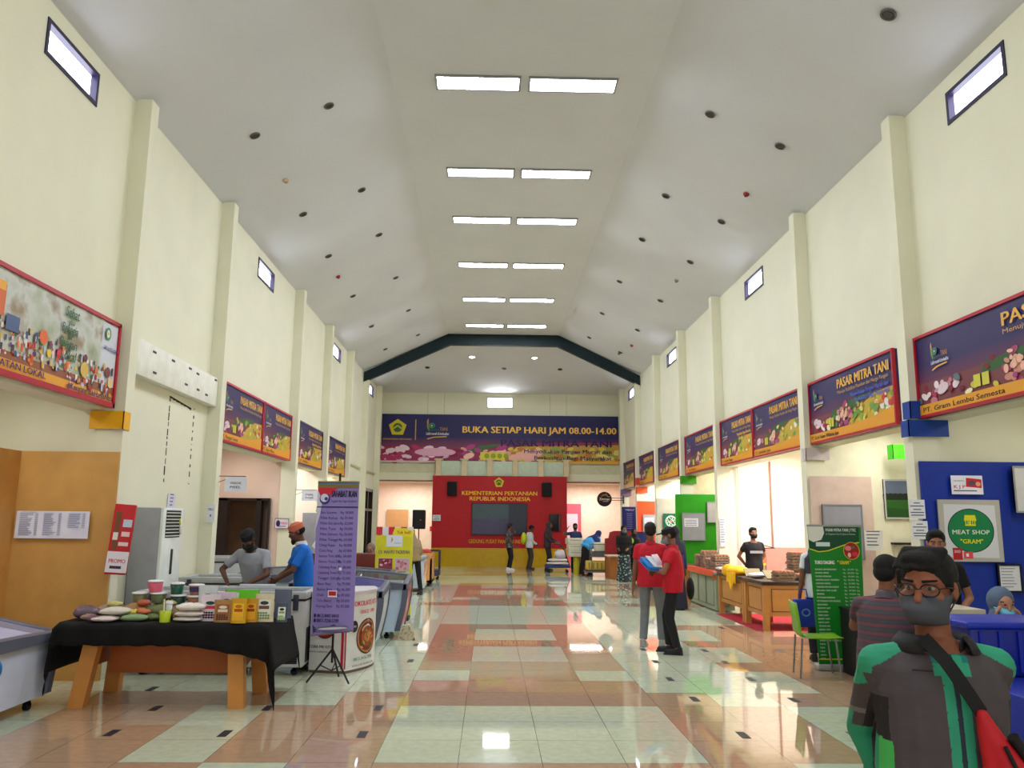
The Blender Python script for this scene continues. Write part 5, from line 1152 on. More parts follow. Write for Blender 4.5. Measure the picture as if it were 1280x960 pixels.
# tall notices on the third right pillar
board('paper_notice', 'column of small papers stuck on the third right pillar', 'notice', (4.84, 17.14, 1.2), X1, .12, .6, (200, 204, 216), rows(10, (120, 124, 150), .1, .9), th=.003, part='paper')

# ---------------------------------------------------------------- green roll-up banner, green chair
t = thing('rollup_banner', 'green meat price roll-up banner beside the green chair', 'banner', (3.9, 9.82, 0), 0)
W, H = .56, 1.68
b = MB(); b.prism([(0, 0, .06), (W, 0, .06), (W + .06, .05, H), (-.04, .05, H)], (0, 0, 0), (0, .008, 0)); b.build('sheet', M((14, 126, 34), .45), t)
b = MB(); b.b2((-.03, -.05, 0), (W + .03, .1, .07), None, .01); b.build('base', M((176, 180, 180), .35, .6), t); b = MB(); b.b2((-.045, .045, H - .015), (W + .065, .065, H + .01)); b.build('top_rail', M((150, 150, 150), .35), t); b = MB(); b.cyl((W / 2, .08, .05), (W / 2, .08, H - .01), .01); b.build('pole', M((120, 120, 120), .4), t)
Vv = Vector((0, .05, H - .06)); p = Print((-.0, -.003, .06), (1, 0, 0), Vv); W2 = W
p.poly([(-.03, 1.34), (.1, 1.3), (.35, 1.38), (.58, 1.42), (.59, 1.61), (-.04, 1.61)], (10, 70, 46)); p.line([(-.03, 1.34), (.08, 1.305), (.2, 1.32), (.4, 1.39), (.58, 1.42)], .012, (200, 206, 40))
p.poly([(-.035, 1.45), (.02, 1.42), (.12, 1.45), (.16, 1.53), (.15, 1.61), (-.04, 1.61)], (214, 216, 206)); p.text('PASAR MITRA TANI | TTIC', .18, 1.55, .05, (206, 216, 206), .37, bold=.02); p.text('Jl. Ragunan No.29 Jakarta Selatan', .18, 1.51, .025, (190, 206, 190), .36)
p.rect(.05, 1.37, .22, 1.42, (200, 216, 216)); p.ell(.48, 1.32, .1, .105, (226, 170, 60), 24); p.ell(.48, 1.32, .093, .098, (150, 24, 34), 24); p.ell(.44, 1.35, .04, .03, (220, 120, 120), 12); p.ell(.52, 1.28, .04, .03, (214, 40, 60), 12); p.ell(.51, 1.36, .02, .015, (60, 110, 50), 10); p.ell(.45, 1.27, .02, .03, (226, 190, 170), 10)
p.text('TOKO DAGING', .02, 1.16, .06, (226, 236, 226), .24, bold=.03); p.text('" GRAM "', .3, 1.16, .06, (226, 206, 20), .16, bold=.03)
ITM = ['DAGING SAPI RENDANG', 'DAGING SEMUR', 'DAGING RENDANG', 'DAGING SLICE YAKINIKU', 'DAGING GILING', 'TENDERLOIN HAS DALAM', 'SIRLOIN / HAS LUAR', 'SENGKEL', 'POTONGAN RENDANG', 'POTONGAN UTUH SENGKEL', 'IGA KONRO', 'BUNTUT SAPI', 'IGA LOKAL', 'PARU SAPI', 'BABAT SAPI', 'HATI SAPI', 'TULANG IGA', 'LIDAH SAPI', 'JANTUNG SAPI', 'CINCANG SAPI', 'DAGING GILING / GORENG / LEMBU', 'KIKIL', 'PAHA', 'USUS', 'LIMPA', 'OTAK']
for i, s_ in enumerate(ITM):
    v = 1.09 - i * .041; p.text(s_, .02 + .0 * i, v, .026, (206, 222, 206), min(.3, .0135 * len(s_)), bold=.02)
    if i < 20: p.text('Rp.  %d.000  Kg' % (35 + (i * 47) % 90), .36, v, .026, (196, 214, 200), .18)
p.rect(-.0, .0 + .06, W, .075, (216, 214, 40)); p.build('print', t)
t = thing('side_chair', 'lime green plastic chair with thin grey metal legs', 'chair', (3.72, 9.45, 0), -.15)
LG = M((110, 160, 22), .4); b = MB()
n_ = 12; prof = [(-.24 + .0, .82), (-.21, .6), (-.2, .48), (-.17, .44), (-.1, .43), (.1, .43), (.24, .445), (.26, .44)]
V = []; F = []
for (x, z) in prof: V += [(x, -.2, z), (x, -.1, z - .008), (x, 0, z - .01), (x, .1, z - .008), (x, .2, z)]
for i in range(len(prof) - 1):
    for j in range(4): a = i * 5 + j; F.append((a, a + 1, a + 6, a + 5))
b = MB(); b.add(V[:20], [f for f in F if max(f) < 20], None, True); o = b.build('backrest', LG, t); s_ = o.modifiers.new('t', 'SOLIDIFY'); s_.thickness = .014
b = MB(); b.add(V[15:], [[q - 15 for q in f] for f in F if min(f) >= 15], None, True); o = b.build('seat', LG, t); s_ = o.modifiers.new('t', 'SOLIDIFY'); s_.thickness = .014
for x, y in ((-.2, -.18), (-.2, .18), (.2, -.18), (.2, .18)): b = MB(); b.cyl((x * .9, y, .43), (x * 1.1, y * 1.05, 0), .011, None, 10); b.build('leg', M((130, 134, 136), .3, .8), t)
o = MB().b2((0, 0, 0), (.2, .4, .72)).b2((-.01, -.01, .72), (.21, .41, .74)).build('black_side_table', M((12, 12, 14), .5)); o.location = (4.13, 9.3, 0); tagged(o, 'black box table standing in front of the green roll-up banner', 'table')
# ---------------------------------------------------------------- meat counter, laptop, blue bins
t = thing('meat_counter', 'pale meat counter with the laptop, behind the foreground man', 'counter', (3.42, 6.72, 0), 0); b = MB(); b.b2((0, 0, 0), (.6, .45, .98)); b.build('carcass', M((190, 176, 150), .5), t); b = MB(); b.b2((-.03, -.03, .98), (.63, .48, 1.02)); b.build('top', M((206, 196, 176), .4), t)
t = thing('laptop', 'open laptop with a bright screen before the striped shirt man', 'laptop', (3.6, 6.95, 1.02), PI * .62); b = MB(); b.b2((-.16, -.11, 0), (.16, .11, .015), None, .004); b.build('keyboard_base', M((60, 62, 66), .4), t)
b = MB(); b.b2((-.16, .11, .01), (.16, .12, .22)); b.build('lid', M((40, 42, 46), .4), t); b = MB(); b.b2((-.145, .106, .025), (.145, .109, .205)); b.build('screen', M((200, 226, 240), .3, 0, 1.6, 0), t)
BB = M((16, 32, 140), .4, 0, 0, .05, 5)
def bin_(x, y, z, lb):
    t = thing('blue_bin', lb, 'bin', (x, y, z), 0, 'blue plastic bins')
    m = MB(); m.b2((-.27, -.2, 0), (.27, .2, .28), None, .02); m.build('tub', BB, t); m = MB(); m.b2((-.29, -.22, .26), (.29, .22, .3), None, .012)
    for i in range(5): m.b2((-.22 + i * .11, -.215, .03), (-.2 + i * .11, -.2, .25))
    m.build('rim', M((20, 42, 160), .4), t)
bin_(2.98, 4.85, .86, 'blue plastic bin behind the shoulder of the foreground man, left of two'); bin_(3.58, 4.85, .86, 'blue plastic bin at the right picture edge, right of two')
t = thing('poster_counter', 'white counter with food pictures at the lower right picture edge', 'counter', (2.66, 4.0, 0), 0); b = MB(); b.b2((0, 0, 0), (1.5, 1.2, .86), M((26, 44, 150), .5), .01); b.build('carcass', None, t)
p = Print((0, -.002, 0), (1, 0, 0), (0, 0, 1)); p.rect(0, .62, 1.5, .86, (150, 26, 40)); p.rect(0, .66, 1.5, .82, (226, 220, 214)); p.text('DAGING SAPI', .02, .74, .09, (40, 30, 30), .6, bold=.02); p.text('Sehat Segar', .02, .67, .06, (60, 40, 36), .4, bold=.02); RR = random.Random(8)
for i in range(16):
    u, v = .05 + (i % 6) * .2, .5 - (i // 6) * .2; p.rect(u, v - .09, u + .17, v + .08, (190, 60, 50)); p.ell(u + .085, v, .07, .06, (230, 216, 200)); p.ell(u + .085, v, .045, .04, RR.choice([(190, 110, 50), (160, 60, 40), (110, 140, 60), (216, 150, 80)]))
p.rect(0, 0, 1.5, .05, (150, 26, 40)); p.build('print', t)
# little red and white flags
for i, (x, y, z, lb) in enumerate(((-2.95, 14.0, 1.35, 'small red and white paper flag behind the man in blue, lower'), (-3.64, 17.32, 2.2, 'small red and white paper flag near the purple banner top'))):
    t = thing('paper_flag', lb, 'flag', (x, y, z), 0); b = MB(); b.quad([(0, 0, 0), (.14, 0, -.06), (.16, 0, .1), (.06, 0, .22)]); b.build('red_half', M((206, 30, 50), .6), t); b = MB(); b.quad([(0, 0, 0), (.14, 0, -.06), (.06, 0, -.2), (-.06, 0, -.1)]); b.build('white_half', M((226, 224, 226), .6), t); b = MB(); b.cyl((-.03, .005, -z if i == 0 else -.35), (.07, .005, .24), .006); b.build('stick', M((150, 130, 100), .6), t)
# ---------------------------------------------------------------- people
BAKE = []
def V3(*a): return Vector(a)
def ik(a, t, l1, l2, pole):
    a, t = Vector(a), Vector(t); d = t - a; L = min(d.length, (l1 + l2) * .999); d.normalize(); t = a + d * L
    x = (l1 * l1 - l2 * l2 + L * L) / (2 * L); h = math.sqrt(max(0, l1 * l1 - x * x))
    p = Vector(pole); p = p - d * p.dot(d); p = p.normalized() if p.length > 1e-6 else d.orthogonal().normalized()
    return a + d * x + p * h, t
def remesh(mb, name, mat, parent, vox, smooth=4, fac=.5, wrinkle=0., facefn=None, mats=None, wscale=.12):
    o = mb.build(name, mat, parent)
    r = o.modifiers.new('r', 'REMESH'); r.mode = 'VOXEL'; r.voxel_size = vox; r.use_smooth_shade = True
    s = o.modifiers.new('s', 'SMOOTH'); s.factor = fac; s.iterations = smooth
    if wrinkle:
        tx = bpy.data.textures.get('folds%g' % wscale) or bpy.data.textures.new('folds%g' % wscale, 'CLOUDS'); tx.noise_scale = wscale; tx.noise_depth = 2
        d = o.modifiers.new('d', 'DISPLACE'); d.texture = tx; d.strength = wrinkle; d.mid_level = .5; d.texture_coords = 'LOCAL'
    BAKE.append((o, facefn, mats)); return o
def person(label, x, y, rz, H=1.66, lean=0., headp=0., heady=0., headr=0., lh=None, rh=None, lpole=(-.3, -1, -.3), rpole=(.3, -1, -.3), lf=None, rf=None, sit=0., skin=(120, 78, 56),
           top=(180, 30, 40), sleeve=.55, bottom=(40, 40, 44), shoes=(30, 30, 34), hair=(14, 12, 12), hairstyle='short', mask=None, hijab=None, skirt=None, vox=.012, build=1.0, z=0.,
           hem=-.1, group=None, grip=0., topmat=None, skirtmat=None, bottommat=None, cap=None, topfn=None, topmats=None, detail=False, collar=None, turn=0., waist=None, wr=.008, glasses=False, belly=0.):
    k = H / 1.7; t = thing('person', label, 'person', (x, y, z), rz, group); S = lambda v: Vector(v) * k
    zt = Matrix.Rotation(turn, 3, 'Z')
    hip = .9 if not sit else sit
    d = zt @ V3(0, math.sin(lean), math.cos(lean)); fr = zt @ V3(0, math.cos(lean), -math.sin(lean)); xr = zt @ V3(1, 0, 0)
    pel = V3(0, 0, hip + .02)
    P = lambda tt, a=0, b=0: pel + d * tt + xr * a + fr * b
    shL, shR = P(.435, -.168 * build, -.01), P(.435, .168 * build, -.01)
    nb = P(.5, 0, -.01); hp = lean * .55 + headp
    Rh = zt @ Matrix.Rotation(heady, 3, 'Z') @ Matrix.Rotation(-hp, 3, 'X') @ Matrix.Rotation(headr, 3, 'Y')
    nd = (d + (zt @ V3(0, math.sin(hp * .5 + lean * .3), 1))).normalized()
    hc = nb + nd * .075 + Rh @ V3(0, .02, .1)
    HD = lambda a, b, c: hc + Rh @ V3(a, b, c)
    hipL, hipR = P(-.02, -.09), P(-.02, .09)
    lf = Vector(lf if lf else (-.11, 0, 0)); rf = Vector(rf if rf else (.11, 0, 0))
    kneeL, anL = ik(hipL, lf + V3(0, 0, .085), .42, .41, (0, 1, .05)); kneeR, anR = ik(hipR, rf + V3(0, 0, .085), .42, .41, (0, 1, .05))
    lh = Vector(lh if lh else (-.25, .04, hip - .1)); rh = Vector(rh if rh else (.25, .04, hip - .1))
    elL, wrL = ik(shL, lh, .29, .255, lpole); elR, wrR = ik(shR, rh, .29, .255, rpole)
    sm = M(skin, .55, 0, 0, .06, 20); b = MB()
    def ring(tt, a, w_, n=16, off=0.):
        c = P(tt, 0, off); return [S(c + xr * (a * math.cos(q)) + fr * (w_ * math.sin(q))) for q in [2 * PI * i / n for i in range(n)]]
    prof = [(-.08, .15, .10), (0, .165, .12), (.12, .15 + belly * .6, .11 + belly), (.25, .155, .115 + belly * .5), (.36, .165, .115), (.43, .15, .095), (.48, .1, .072), (.52, .055, .055)]
    b.loft([ring(tt, a * build, w_) for tt, a, w_ in prof])
    def C(p, q, r0, r1): b.cap(S(p), S(q), r0 * k, r1 * k)
    C(nb, hc + Rh @ V3(0, -.02, -.05), .055, .05)
    # head
    b.ell(S(HD(0, -.012, .03)), (.074 * k, .092 * k, .088 * k), None, 20, 14, None, Rh.to_euler()); b.ell(S(HD(0, .03, -.035)), (.06 * k, .06 * k, .075 * k), None, 18, 12, None, Rh.to_euler())
    b.ell(S(HD(0, .06, -.09)), (.028 * k, .025 * k, .022 * k), None, 12, 8); b.cap(S(HD(0, .084, .012)), S(HD(0, .104, -.026)), .009 * k, .014 * k)
    for s_ in (-1, 1):
        b.ell(S(HD(.077 * s_, -.008, -.005)), (.012 * k, .02 * k, .032 * k), None, 10, 8, None, Rh.to_euler()); b.ell(S(HD(.042 * s_, .06, -.02)), (.026 * k, .025 * k, .022 * k), None, 12, 8)
        b.cap(S(HD(.018 * s_, .082, .026)), S(HD(.052 * s_, .07, .026)), .009 * k, .007 * k)
    b.ell(S(HD(0, .086, -.055)), (.024 * k, .01 * k, .007 * k), None, 12, 6); b.ell(S(HD(0, .085, -.066)), (.02 * k, .01 * k, .008 * k), None, 12, 6)
    # arms, hands
    C(nb - d * .04, shL, .055, .048); C(nb - d * .04, shR, .055, .048); C(shL, elL, .047, .038); C(shR, elR, .047, .038); C(elL, wrL, .038, .026); C(elR, wrR, .038, .026)
    for s_, el, wr_ in ((-1, elL, wrL), (1, elR, wrR)):
        hd = (wr_ - el).normalized(); up = V3(0, 0, 1) if abs(hd.z) < .8 else V3(0, 1, 0); sd = hd.cross(V3(s_, .0, .0) if abs(hd.x) < .8 else V3(0, 1, 0)).normalized()
        pn = hd.cross(sd).normalized()
        if abs(hd.z) > .7 and sd.y < 0: sd = -sd
        pn = hd.cross(sd).normalized(); pn = pn if pn.dot(V3(-s_, 0, 0)) > 0 or abs(hd.z) < .7 else -pn
        for j in range(4): q0 = wr_ + sd * (.028 - j * .0185) * .6; q1 = wr_ + hd * .085 + sd * (.03 - j * .02); C(q0, q1, .013, .012)
        for j, ln in enumerate((.07, .078, .072, .058)):
            kn = wr_ + hd * .088 + sd * (.032 - j * .0215); c1 = .5 + grip; q1 = kn + (hd * math.cos(c1 * .5) + pn * math.sin(c1 * .5)) * ln * .5 + sd * (.0015 * (1.5 - j)); q2 = q1 + (hd * math.cos(c1 * 1.3) + pn * math.sin(c1 * 1.3)) * ln * .5
            C(kn, q1, .0092, .0088); C(q1, q2, .0088, .0078)
        th = wr_ + hd * .03 + sd * .028; t1 = th + (hd * .6 + sd * .8).normalized() * .035; C(th, t1, .013, .011); C(t1, t1 + (hd * .9 + sd * .25 + pn * .3).normalized() * .032, .011, .009)
    # legs and feet
    for hj, kn, an, ft in ((hipL, kneeL, anL, lf), (hipR, kneeR, anR, rf)):
        C(hj, kn, .08, .055); C(kn, an, .052, .036); fd = V3(0, 1, 0) if not sit else V3(0, 1, 0)
        C(an + V3(0, -.02, -.045), an + fd * .13 + V3(0, 0, -.06), .035, .026)
    body = remesh(b, 'body', sm, t, vox * .85 if not detail else .0065, 3, .5)
    if detail or (not mask and not hijab and y < 17):
        pass
    # eyes
    for s_ in (-1, 1):
        e = MB(); e.ell(S(HD(.031 * s_, .0755, .008)), (.0135 * k, .01 * k, 0.0075 * k), M((150, 140, 132), .3), 14, 10, None, Rh.to_euler()); e.ell(S(HD(.031 * s_, .0835, .008)), (.0062 * k, .0035 * k, .0062 * k), M((24, 16, 12), .2), 12, 8, None, Rh.to_euler()); e.build('eye', None, body)
        e = MB(); e.cap(S(HD(.016 * s_, .092, .03)), S(HD(.052 * s_, .077, .033)), .0045 * k, .003 * k, M(hair, .8)); e.build('eyebrow', None, body)
    # top
    tm = topmat or M(top, .8, 0, 0, .08, 9, .15)
    g = MB(); g.loft([ring(tt, a * build * 1.06 + .018, w_ + .022, 20) for tt, a, w_ in [(hem, .165, .118)] + prof[1:6] + [(.48, .105, .075)]])
    def CG(p, q, r0, r1, end=True): g.cyl(S(p), S(q), r0 * k, r1 * k, 14); g.ell(S(p), r0 * k, None, 14, 8)
    for a, e_, w_ in ((shL, elL, wrL), (shR, elR, wrR)):
        CG(nb - d * .045, a, .066, .06)
        if sleeve <= 1: CG(a, a + (e_ - a) * sleeve, .059, .057)
        else: CG(a, e_, .059, .05); CG(e_, e_ + (w_ - e_) * (sleeve - 1), .05, .04)
    if collar is not None or detail: pass
    remesh(g, 'shirt' if not skirtmat or not hijab else 'robe_top', tm, t, vox if not detail else .0045, 3, .5, wr * k, topfn, topmats)
    if collar is not None:
        c_ = MB(); c_.loft([[S(nb + nd * o_ + xr * (r_ * math.cos(q)) + fr * (r_ * math.sin(q) * 1.05)) for q in [2 * PI * i / 16 for i in range(16)]] for o_, r_ in ((-.015, .08), (.02, .07), (.045, .064), (.02, .06))], None, True, False); c_.build('collar', M(collar, .7), t)
    # bottom
    if skirtmat or skirt is not None:
        g = MB(); zz = [(hip + .06, .15, .12), (hip - .1, .18, .15), (hip - .4, .2, .17), (.3, .22, .19), (.02, .24, .21)]
        g.loft([[S(V3(0, (0 if lean < .2 else lean * .0), 0) + V3(a * math.cos(q) * (1 + .05 * math.sin(6 * q)), w_ * math.sin(q) * (1 + .05 * math.sin(5 * q)), z_)) for q in [2 * PI * i / 24 for i in range(24)]] for z_, a, w_ in zz])
        remesh(g, 'skirt', skirtmat or M(skirt, .85, 0, 0, .1, 9), t, vox, 2)
    else:
        g = MB(); g.loft([ring(tt, a * build + .012, w_ + .014, 18) for tt, a, w_ in [(-.09, .14, .1), (-.02, .162, .12), (.05, .158, .118)]])
        for hj, kn, an in ((hipL, kneeL, anL), (hipR, kneeR, anR)):
            CG(hj, kn, .092, .068); CG(kn, kn + (an - kn) * .97, .068, .056)
        remesh(g, 'trousers', bottommat or M(bottom, .85, 0, 0, .08, 9, .1), t, vox, 3, .5, .006 * k)
    for an in (anL, anR):
        g = MB(); g.cap(S(an + V3(0, -.035, -.045)), S(an + V3(0, .14, -.052)), .043 * k, .036 * k); g.cap(S(an + V3(0, -.03, -.01)), S(an + V3(0, .0, -.03)), .042 * k, .042 * k); g.box(S(an + V3(0, .055, -.077)), (.082 * k, .27 * k, .016 * k))
        remesh(g, 'shoe', M(shoes, .6), t, .008, 2)
    # hair / head cover
    eu = Rh.to_euler()
    if hijab is not None:
        hm = M(hijab, .8, 0, 0, .08, 12); g = MB(); g.ell(S(HD(0, -.03, .028)), (.098 * k, .105 * k, .112 * k), None, 20, 14, None, eu); g.ell(S(HD(0, -.01, -.09)), (.095 * k, .1 * k, .1 * k), None, 18, 12, None, eu)
        g.loft([[S(c + xr * (a * math.cos(q)) + fr * (w_ * math.sin(q))) for q in [2 * PI * i / 18 for i in range(18)]] for c, a, w_ in ((HD(0, -.01, -.05), .085, .09), (nb + V3(0, 0, .0), .13, .11), (P(.42), .215 * build, .14), (P(.28), .22 * build, .15), (P(.22), .2 * build, .145))])
        remesh(g, 'hijab', hm, t, vox * .9, 4, .5, .008 * k)
        f_ = MB(); f_.ell(S(HD(0, .045, .0)), (.058 * k, .062 * k, .078 * k), sm, 18, 12, None, eu); f_.cap(S(HD(0, .1, .01)), S(HD(0, .113, -.024)), .008 * k, .011 * k, sm); f_.build('face', None, t)
        for s_ in (-1, 1): e = MB(); e.ell(S(HD(.026 * s_, .098, .012)), (.011 * k, .006 * k, .006 * k), M((20, 14, 12), .3), 10, 6); e.build('eye', None, t)
    elif cap is not None:
        g = MB(); g.ell(S(HD(0, -.012, .05)), (.084 * k, .102 * k, .08 * k), None, 20, 12, None, eu); g.loft([[S(HD(.083 * math.cos(q), -.012 + .1 * math.sin(q), z_)) for q in [2 * PI * i / 20 for i in range(20)]] for z_ in (.035, .1)])
        if hairstyle == 'peak': g.ell(S(HD(0, .12, .055)), (.06 * k, .06 * k, .01 * k), None, 16, 6, None, eu)
        remesh(g, 'cap', M(cap, .8, 0, 0, .06, 12), t, .008, 2)
        g = MB(); g.ell(S(HD(0, -.03, .005)), (.082 * k, .09 * k, .06 * k), None, 16, 10, None, eu); g.build('hair', M(hair, .9), t)
    else:
        g = MB(); hm = M(hair, .75, 0, 0, .2, 60, .4)
        if hairstyle == 'balding': g.ell(S(HD(0, -.03, .015)), (.083 * k, .085 * k, .075 * k), None, 18, 12, None, eu)
        else:
            g.ell(S(HD(0, -.024, .045)), (.086 * k, .098 * k, .088 * k), None, 20, 14, None, eu); g.ell(S(HD(0, -.05, .0)), (.078 * k, .07 * k, .075 * k), None, 16, 10, None, eu); g.ell(S(HD(0, .035, .095)), (.068 * k, .05 * k, .032 * k), None, 16, 8, None, eu)
            if detail:
                R = random.Random(2)
                for i in range(30):
                    u = -.06 + .12 * i / 29; g.cap(S(HD(u * .9 - .01, .035, .118)), S(HD(u * 1.12 + .012, .084 - abs(u) * .42, .07 + R.uniform(-.004, .004) + .1 * max(0, -u) * .3)), .017 * k, .007 * k, None, 8)
                for s_ in (-1, 1): g.cap(S(HD(.076 * s_, .02, .05)), S(HD(.078 * s_, .022, .0)), .012 * k, .006 * k)
        remesh(g, 'hair', hm, t, .007 if not detail else .0045, 2, .4)
    if mask is not None:
        g = MB(); rings = []
        for j in range(9):
            q = j / 8; zz = -.014 - .09 * q; ww = .083 - .021 * q; dp = .069 + .03 * math.sin(PI * (q * .85 + .12)) + (.012 if .3 < q < .8 else 0)
            rings.append([HD(ww * math.sin(a), -.005 + dp * math.cos(a) * 1.22, zz) * k for a in [-1.25 + 2.5 * i / 16 for i in range(17)]])
        F = []
        for j in range(8):
            for i in range(16): a = j * 17 + i; F.append((a, a + 1, a + 18, a + 17))
        g.add([p_ for r_ in rings for p_ in r_], F, None, True); mo = g.build('face_mask', M(mask, .8, 0, 0, .05, 20), t)
        s2 = mo.modifiers.new('t', 'SOLIDIFY'); s2.thickness = .003; s2.offset = 1
        g = MB()
        for s_ in (-1, 1): g.tube([S(HD(.072 * s_, .02, -.01)), S(HD(.086 * s_, -.02, .02)), S(HD(.088 * s_, -.03, -.01)), S(HD(.06 * s_, .02, -.075))], .0025 * k, 6)
        g.build('mask_loop', M([int(v * .8) for v in mask], .8), mo)
    if glasses:
        g = MB()
        for s_ in (-1, 1):
            pts = [HD((.034 + .028 * math.cos(q) * (1 if abs(math.cos(q)) < .8 else 1)) * s_, .102 - .010 * (abs(math.cos(q))) + 0, .004 + .019 * math.sin(q)) * k for q in [2 * PI * i / 16 for i in range(17)]]
            g.tube(pts, .0022 * k, 6); g.tube([S(HD(.062 * s_, .095, .01)), S(HD(.08 * s_, .06, .012)), S(HD(.084 * s_, -.02, .0))], .002 * k, 6)
        g.tube([S(HD(-.007, .104, .008)), S(HD(.007, .104, .008))], .002 * k, 6); gl = g.build('glasses', M((34, 28, 28), .4, .2, 0, 0), t)
        g = MB()
        for s_ in (-1, 1): g.add([S(HD((.034 + .026 * math.cos(q)) * s_, .0995, .004 + .017 * math.sin(q))) for q in [2 * PI * i / 16 for i in range(16)]], [list(range(16))])
        g.build('lens', glass((150, 130, 120), .12, .3), gl)
    t['_h'] = 0; del t['_h']
    return t, dict(P=P, S=S, HD=HD, wrL=wrL * k, wrR=wrR * k, elL=elL * k, elR=elR * k, shL=shL * k, shR=shR * k, k=k, nb=nb)

# foreground man: jacket with green shoulders and sleeves
GRN = M((44, 146, 112), .75, 0, 0, .06, 12, .1); GRY = M((74, 66, 70), .8, 0, 0, .07, 10, .15); DGR = M((38, 35, 38), .8); LGN = M((70, 180, 90), .75); TEAL = M((24, 110, 110), .8); LG2 = M((110, 112, 112), .8)
def jacket(c, nrm):
    x, y, z = c; ax = abs(x)
    if ax < .032 and y > .03 and z > .4:
        if ax < .008: return 4
        return 0
    if ax < .05 and y > .03 and z > 1.27: return 5 if z > 1.305 else 0
    lim = 1.335 - (ax - .1) * .55
    if z > lim + (0 if y > 0 else -.05) and ax > .09 and z > 1.2: return 0
    if ax > .195 and 1.125 < z < 1.14: return 6
    if ax > .2 and z > 1.14: return 0 if (ax > .232 or z > 1.26) else 1
    if ax > .22: return 0
    if ax > .165 and z < 1.08: return 0 if y < .01 else 3
    if 1.06 < z < 1.2 and .168 < ax < .195 and y < .06: return 2  # dark grey as armpit shadow, painted into the jacket
    return 1
t, q = person('man in grey and green jacket with glasses and dark face mask in the right foreground', 1.35, 2.5, PI - .12, 1.61, 0, .05, -.66, 0, (-.1, -.15, .88), (.1, -.15, .88), (-.42, -.9, 0), (.42, -.9, 0),
              skin=(136, 80, 56), sleeve=1.9, bottom=(40, 40, 46), mask=(72, 74, 82), glasses=True, vox=.008, detail=True, topfn=jacket, topmats=[GRN, GRY, DGR, LGN, M((30, 40, 50), .6), TEAL, LG2], build=1.07, wr=.01, belly=.025, hem=-.14)
S, P, HD, k = q['S'], q['P'], q['HD'], q['k']
# stand-up jacket collar, strap and pouch are carried by the man
g = MB()
N = 22; rings = []
for z_, r_, f_ in ((.475, .088, 0), (.505, .09, 0), (.53, .098, .0), (.508, .115, .0), (.48, .128, .0)):
    rings.append([S(P(z_, r_ * math.sin(a), -.012 + (r_ * 1.0) * -math.cos(a))) for a in [-2.55 + 5.1 * i / N for i in range(N + 1)]])
F = []
for j in range(4):
    for i in range(N): a = j * (N + 1) + i; F.append((a, a + 1, a + N + 2, a + N + 1))
g.add([p_ for r_ in rings for p_ in r_], F, None, True); co = g.build('jacket_collar', DGR, t); sd = co.modifiers.new('t', 'SOLIDIFY'); sd.thickness = .004
g = MB(); g.cap(S(P(.44, .07, .14)), S(P(.44, .12, .125)), .003, .003); g.build('pocket_flap', DGR, t)
p = Print(S(P(.26, .16, .17)), (-1, 0, 0), (0, 0, 1)); 
def bagloc(v): return v
bt = thing('crossbody_bag', 'red crossbody bag with black strap worn by the man in the foreground', 'bag', (1.35, 2.5, 0), PI - .12)
def surf(a, z_):   # point just outside the jacket at angle a (0 = front), height z
    w_ = .192 + .0; dd = .163; return V3(w_ * math.sin(a), dd * math.cos(a), z_) * k
pts = []
for i in range(15):
    u = i / 14; a = .42 - .66 * u; pts.append(surf(a, 1.455 - .205 * u) + V3(0, .016 - .05 * max(0, .3 - u) / .3, 0))
m = MB()
for a, b_ in zip(pts[:-1], pts[1:]):
    dn = (b_ - a).normalized(); n_ = Vector((a.x, a.y * 1.5, 0)).normalized(); s_ = dn.cross(n_).normalized() * .019
    m.add([a - s_, a + s_, b_ + s_, b_ - s_, a - s_ + n_ * .004, a + s_ + n_ * .004, b_ + s_ + n_ * .004, b_ - s_ + n_ * .004], [(4, 5, 6, 7), (0, 1, 5, 4), (2, 3, 7, 6), (1, 2, 6, 5), (3, 0, 4, 7)])
m.build('strap', M((14, 14, 16), .7), bt)
m = MB(); e0, e1 = surf(-.24, 1.245) + V3(0, .02, 0), surf(-.85, 1.0) + V3(-.02, .05, 0)
m.cap(e0, e0 * .5 + e1 * .5 + V3(0, .01, -.01), .02, .04); m.cap(e0 * .5 + e1 * .5 + V3(0, .01, -.01), e1, .04, .05); m.cap(e1, e1 + V3(.02, -.02, -.12), .05, .045)
m.cap(e0 * .5 + e1 * .5 + V3(0.01, 0, -.06), e1 + V3(.06, .0, -.12), .036, .045); m.cap(e0 + V3(.0, .0, -.03), e0 * .5 + e1 * .5 + V3(.03, .0, -.1), .018, .03)
remesh(m, 'pouch', M((184, 20, 34), .6, 0, 0, .06, 12), bt, .008, 6, .5, .01)
m = MB(); m.tube([e0 * .7 + e1 * .3 + V3(-.0, .05, .0), e0 * .4 + e1 * .6 + V3(.0, .056, -.01), e1 + V3(-.0, .056, -.03)], .006); m.tube([e0 * .6 + e1 * .4 + V3(-.02, .03, .045), e1 + V3(-.03, .02, .06)], .016); m.build('zip_and_clip', M((16, 16, 18), .6), bt)

